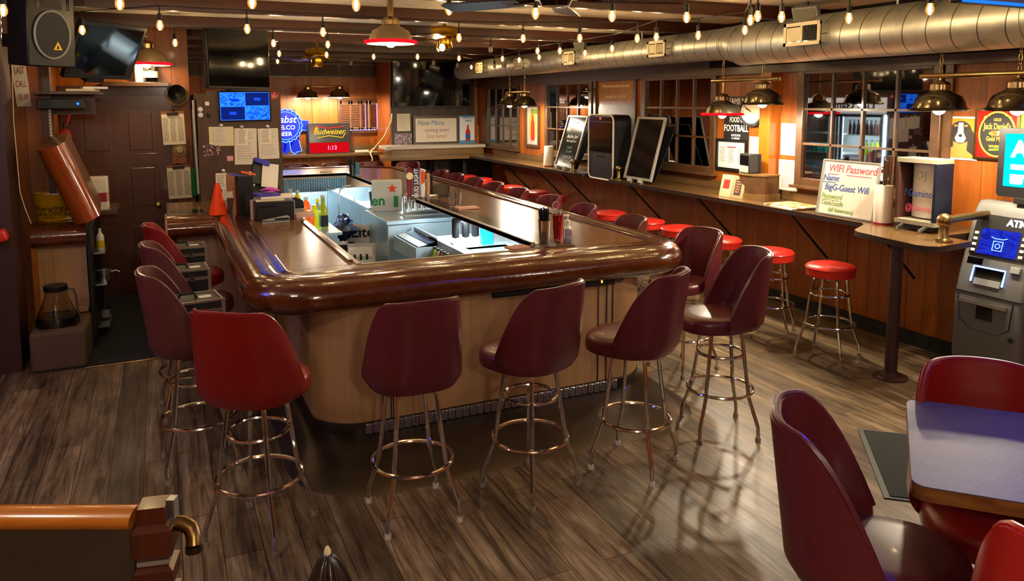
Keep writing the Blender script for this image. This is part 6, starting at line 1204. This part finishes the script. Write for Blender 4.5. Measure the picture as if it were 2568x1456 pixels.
# string lights
M_sb = glow('string_filament', 'ffd898', 120, True); M_env = lamp_glass('string_bulb_glass', 'ffb648', .12); M_off = mat('unlit_bulb', 'c8bcae', .08, trans=.6); M_cord = mat('string_cord', '14110f', .6)
def strand(label, pts, z=2.8, ends=None, off=(), zs=None):
    P = [atd(*p) if len(p) == 3 else at(p[0], p[1], Z=z) for p in pts]
    t = T('string_lights', label, 'string lights', P[0], group='string lights'); O = P[0]; drop = .15
    hooks = [p+V((0, 0, drop)) for p in P]; path = []
    if ends: hooks = [ends[0]]+hooks+[ends[1]]
    for a, b in zip(hooks, hooks[1:]):
        for j in range(6): f = j/6; q = a.lerp(b, f); q.z -= .0; path.append(q-O)
    path.append(hooks[-1]-O)
    MB().tube(path, .0055, 6).build('cord', M_cord, t)
    for i, p in enumerate(P):
        q = p-O; s = MB().cyl((q.x, q.y, q.z+.035), (q.x, q.y, q.z+.09), .017, 10).cyl((q.x, q.y, q.z+.09), (q.x, q.y, q.z+drop+.004), .006, 6).build('socket', M_cord, t)
        o = MB().lathe([(0, -.042), (.013, -.039), (.025, -.02), (.027, .0), (.02, .025), (.013, .036), (0, .037)], 12, (q.x, q.y, q.z)).build('bulb', M_off if i in off else M_env, s)
        if i not in off: MB().ell((q.x, q.y, q.z-.004), (.0125, .0125, .024), 10, 6).build('filament', M_sb, s, label='glowing filament')
strand('string of lit bulbs across the ceiling over the near row of bar stools', [(8, 25), (300, 8), (632, 5), (893, 12), (1126, 22), (1343, 33), (1535, 40), (1722, 43), (1900, 40)])
strand('string of lit bulbs crossing the ceiling over the near end of the bar, second row', [(206, 75), (401, 63), (620, 72), (810, 80), (1151, 94), (1312, 96), (1454, 95), (1598, 96)])
strand('string of lit bulbs crossing the ceiling above the taps, third row', [(439, 107), (686, 108), (822, 111), (1100, 120), (1230, 124), (1348, 127), (1404, 127), (1467, 133)], off=(4,))
strand('string of lit bulbs crossing the ceiling over the far half of the bar, fourth row', [(700, 134), (819, 137), (937, 142), (1047, 142), (1151, 146), (1260, 147), (1302, 150)])
strand('string of bulbs in front of the big television, three of them unlit', [(696, 153), (880, 158), (998, 160), (1087, 158), (1147, 163), (1182, 168)], off=(1, 2, 3, 4))
strand('string of lit bulbs sagging along the round duct', [(2332, 22), (2129, 45), (1960, 42), (1882, 50), (1868, 75), (1751, 88), (1646, 92), (1535, 121), (1352, 143), (1240, 165)], off=(9,))
# loudspeaker hung at the post, television by the entrance
c = atd(112, 88, 6.9); t = T('loudspeaker', 'big black loudspeaker with yellow warning triangle hung high by the dark post', 'loudspeaker', V((-.76, 6.8, 2.8)), rot=face(.66, -.75, 4)); MB().prism([(-.19, -.19), (.19, -.19), (.15, .1), (-.15, .1)], -.33, .27, lambda u, v, h: (u, h, -v-.1)).build('cabinet', M_black, t, bev=.012); MB().plate([(.135*math.cos(R(a)), -.09+.17*math.sin(R(a))) for a in range(0, 360, 10)], .09, .1).build('grille', mat('speaker_grille', '26262a', .7), t); MB().tube([(.14*math.cos(R(a)), -.09+.175*math.sin(R(a)), .1) for a in range(0, 360, 10)], .008, 6, True).build('grille_rim', M_grey, t)
MB().box((-.1, .18, .091), (.035, .16, .004)).build('port', M_gloss, t); MB().box((.13, .18, .091), (.02, .16, .004)).build('port', M_gloss, t); MB().plate([(-.09, .1), (.09, .1), (.05, .25), (-.05, .25)], .09, .094).build('horn', mat('speaker_horn', '1c1c20', .6), t); MB().plate([(-.035+.04, -.2), (.035+.04, -.2), (.04, -.138)], .1, .1025).build('warning_triangle', mat('warning_yellow', 'e8c81c', .5), t, label='yellow warning triangle'); MB().plate([(-.012+.04, -.192), (.012+.04, -.192), (.04, -.16)], .1026, .103).build('triangle_mark', M_ink, t)
MB().bx(-.06, .06, -.2, -.1, -.4, -.28).build('mount', M_black, t)
m = MB()
for i in range(9): m.tube([(-.26+(.012*math.cos(a) if i % 2 else 0), .27-.05*i+.03*math.sin(a), -.1+(0 if i % 2 else .012*math.cos(a))) for a in [j*PI/6 for j in range(12)]], .004, 5, True)
m.build('chain', M_steel, t)
t = T('television', 'television glowing blue at the top edge of view above the high table', 'television', (3.5, 2.02, 2.83), rot=face(0, -1, 0)); MB().box((0, 0, -.025), (1.3, .5, .045)).build('casing', M_black, t, bev=.006); MB().box((0, .015, 0), (1.25, .43, .004)).build('screen', glow('tv_blue', '2038ff', 14, True), t); MB().box((0, .2, -.1), (.1, .1, .12)).build('mount', M_black, t)
MB().box((0, -.243, .0), (1.28, .012, .004)).build('light_bar', glow('tv_blue_bar', '1860ff', 2.2), t, label='bright blue light strip along the lower edge')
# ------------------------------------------------------------------ nearest things: high table, its stools, mat, railing
tt = T('high_table', 'tall table with worn grey top and rounded corners at the near corner of the room', 'table', (0, 0, 0)); TH = 1.1
P1, P2 = Vector((2.47, 1.87)), Vector((1.92, 1.42)); u = Vector((.69, -.72)).normalized()
P3, P4 = P2+u*1.25, P1+u*1.25
def rounded(P, r=.05, n=5):
    out = []
    for i, p in enumerate(P):
        a, b = P[i-1], P[(i+1) % len(P)]; da, db = (a-p).normalized()*r, (b-p).normalized()*r
        for j in range(n+1): f = j/n; q = (p+da)*(1-f)**2+p*2*f*(1-f)+(p+db)*f*f; out.append((q.x, q.y))
    return out
k = NT('worn_top'); f = k.noise(k.coord('Object', (2, 9, 1), (0, 0, .8)), 14, 6, .7); k.set(Base_Color=k.ramp(f, [(.3, lin('433b40')), (.7, lin('554c52'))]), Roughness=.5, Specular_IOR_Level=.25); M_top = k.m
MB().plate(rounded([P1, P2, P3, P4]), TH-.004, TH).build('table_top', M_top, tt); MB().plate(rounded([P1, P2, P3, P4]), TH-.045, TH-.004).build('wood_edge', wood('table_edge', '4a2a10', '8a5a24', (2, 2, 9), None, rough=.4, gs=5), tt)
cc = (P1+P2+P3+P4)/4; MB().cyl((cc.x, cc.y, .03), (cc.x, cc.y, TH-.045), .045, 16).build('pedestal', M_black, tt); MB().lathe([(0, 0), (.3, 0), (.3, .015), (.06, .05), (0, .05)], 24, (cc.x, cc.y, 0)).build('base', M_black, tt)
GT = 'stools at the high table'
back_stool(KM2, 1.96, 1.59, -136, 'big maroon bar stool facing the high table, its seat half shaded by the table top', GT)
back_stool((M_redd, M_redd, False, M_footw), 2.57, 1.6, 134, 'glossy deep red bar stool across the high table with blue light on its rim', GT)
back_stool((M_red, M_red, False, M_footw), 2.05, 1.02, -55, 'bright red bar stool back rising at the lower corner in front of the high table', GT)
a, b = at(2151, 1077, Z=0), at(2217, 1250, Z=0); d = (b-a).normalized(); v = Vector((-d.y, d.x, 0)); L = (b-a).length
mt = T('floor_mat', 'dark floor mat with a grey rubber edge between high table and wall counter', 'mat'); q = [a, b, b+v*1.5, a+v*1.5]
MB().plate([(p.x, p.y) for p in q], 0, .008).build('rubber_edge', mat('mat_edge_grey', '444a44', .6), mt); ci = sum(q, Vector())/4; MB().plate([((p-ci).x*.955+ci.x, (p-ci).y*.955+ci.y) for p in q], .008, .013).build('carpet', mat('mat_dark', '1a1e1c', .95, var=.3, vs=160), mt)
# half wall with an orange wood cap, carved post and brass elbow
hw = T('railing_wall', 'low dark panelled railing with a glossy orange wooden cap and a carved post', 'railing', (-.12, 2.2, 0), rz=YAW*-1)
MB().bx(-1.6, 0, .0, .05, 0, 1.06).build('panel', mat('railing_panel', '453a2e', .6, var=.1), hw); rs = []
for x in (-1.6, -.0): rs.append([(x, .025+.045*math.cos(R(a)), 1.075+.028*math.sin(R(a))) for a in range(0, 360, 20)])
MB().rings(rs).build('cap_rail', wood('cap_orange', 'a0540f', 'd88a2c', (.3, 3, 3), None, rough=.2, coat=.6), hw)
nw = MB(); M_newel = wood('newel_wood', '3a1408', '5c2410', (3, 3, .4), None, rough=.25, coat=.5); s = .05
lv = [(0, s), (.86, s), (.87, s-.012), (.89, s-.012), (.905, s), (.945, s), (.955, s-.012), (.975, s-.012), (.99, s), (1.055, s), (1.058, s), (1.075, s*.74), (1.12, s*.7)]
nw.rings([[(x*w, y*w, z) for x, y in ((-1, -1), (1, -1), (1, 1), (-1, 1))] for z, w in lv]); nw.xf(Matrix.Translation((.052, .02, 0)) @ Matrix.Rotation(R(13), 4, 'Z')); nw.build('newel_post', M_newel, hw, smooth=20)
mb = MB()
for z in (.883, .968): mb.box((.052, .02, z), (.082, .082, .012), rz=R(13))
mb.build('carved_groove', mat('groove_grey', '8a8680', .35), hw)
MB().box((.098, .03, 1.09), (.022, .03, .075)).build('metal_bracket', M_steel, hw)
MB().tube([(.1, .03, 1.055), (.125, .03, 1.052), (.145, .03, 1.04), (.157, .02, 1.02), (.16, .01, 1.0)], .021, 14).build('brass_elbow', M_brassd, hw); MB().cyl((.16, .01, 1.002), (.1605, .009, .985), .023, 16).build('elbow_cap', mat('bronze_dark', '4a3a20', .35, .8), hw)
# dark pleated bundle at the very bottom of the view
fb = T('folded_parasol', 'dark pleated leathery bundle with a pale tip poking up in front of the bar stools', 'folded bundle', (.325, 1.8, 0)); rs = []
for z, r in ((1.095, .006), (1.088, .014), (1.07, .026), (1.04, .04), (1.0, .055), (.9, .075), (.4, .09), (.0, .09)):
    rs.append([(r*(1+.16*math.cos(8*2*PI*j/64))*math.cos(2*PI*j/64), r*(1+.16*math.cos(8*2*PI*j/64))*math.sin(2*PI*j/64), z) for j in range(64)])
MB().rings(rs).build('pleats', mat('pleat_leather', '2a241c', .25, coat=.3), fb, smooth=60); MB().lathe([(.008, 1.09), (.009, 1.1), (.004, 1.112), (0, 1.114)], 10).build('tip', M_cream, fb)
# ------------------------------------------------------------------ light
def lamp(name, kind, loc, energy, color, size=.05, **k):
    l = bpy.data.lights.new(name, kind); l.energy = energy; l.color = color
    if kind in ('POINT', 'SPOT'): l.shadow_soft_size = size
    if kind == 'AREA': l.size = size
    for a, v in k.items(): setattr(l, a, v)
    o = bpy.data.objects.new(name, l); COL.objects.link(o); o.location = loc; return o
def aim(o, d): o.rotation_euler = Vector(d).to_track_quat('-Z', 'Y').to_euler(); return o
WARM = (1, .66, .34); WARM2 = (1, .87, .7)
for i, (x, y, e) in enumerate(((.2, -1.3, 30), (-1.2, 2.6, 9), (4.6, .2, 10), (-2.2, 4.4, 8))): lamp('dining_fill_light', 'POINT', (x, y, 2.7), e, WARM2, .1)  # unseen dining-side lights without fixtures; those on the left added as fill
# cool LED strips under the bar top
for (x, y, z, sx, sy, e) in ((2.58, 6.3, 1.07, .04, 2.4, 4), (2.58, 9.8, 1.07, .04, 2.6, 4), (1.6, 11.66, 1.06, 1.4, .04, 14), (1.1, 9.0, 1.07, .03, 1.6, 14)):
    aim(lamp('led_strip_light', 'AREA', (x, y, z), e*3.5, (.82, .95, 1), sx, shape='RECTANGLE', size_y=sy), (0, 0, -1))
for y in (9.03, 9.9): aim(lamp('cooler_tube_light', 'AREA', (CX1-.1, y+.02, 1.45), 5, (.82, .98, 1), .03, shape='RECTANGLE', size_y=1.0), (-1, .6, 0))
aim(lamp('blue_rail_fill', 'AREA', (-2.6, 4.9, 2.3), 4, (.14, .16, 1), .8), (1, .0, -.45))  # unseen blue light added for the highlights on the rail; no screen stands here
w = bpy.data.worlds.new('world'); SC.world = w; w.use_nodes = True
w.node_tree.nodes['Background'].inputs[0].default_value = (1, .85, .7, 1); w.node_tree.nodes['Background'].inputs[1].default_value = .01
vs = SC.view_settings; SC.display_settings.display_device = 'sRGB'; vs.view_transform = 'Standard'; vs.look = 'None'; vs.gamma = 1; vs.use_curve_mapping = False; vs.exposure = EXPO
SC.cycles.use_denoising = True
SC.cycles.max_bounces = 8; SC.cycles.diffuse_bounces = 3; SC.cycles.glossy_bounces = 4; SC.cycles.transmission_bounces = 6; SC.cycles.sample_clamp_indirect = 4
SC.cycles.caustics_reflective = False; SC.cycles.caustics_refractive = False
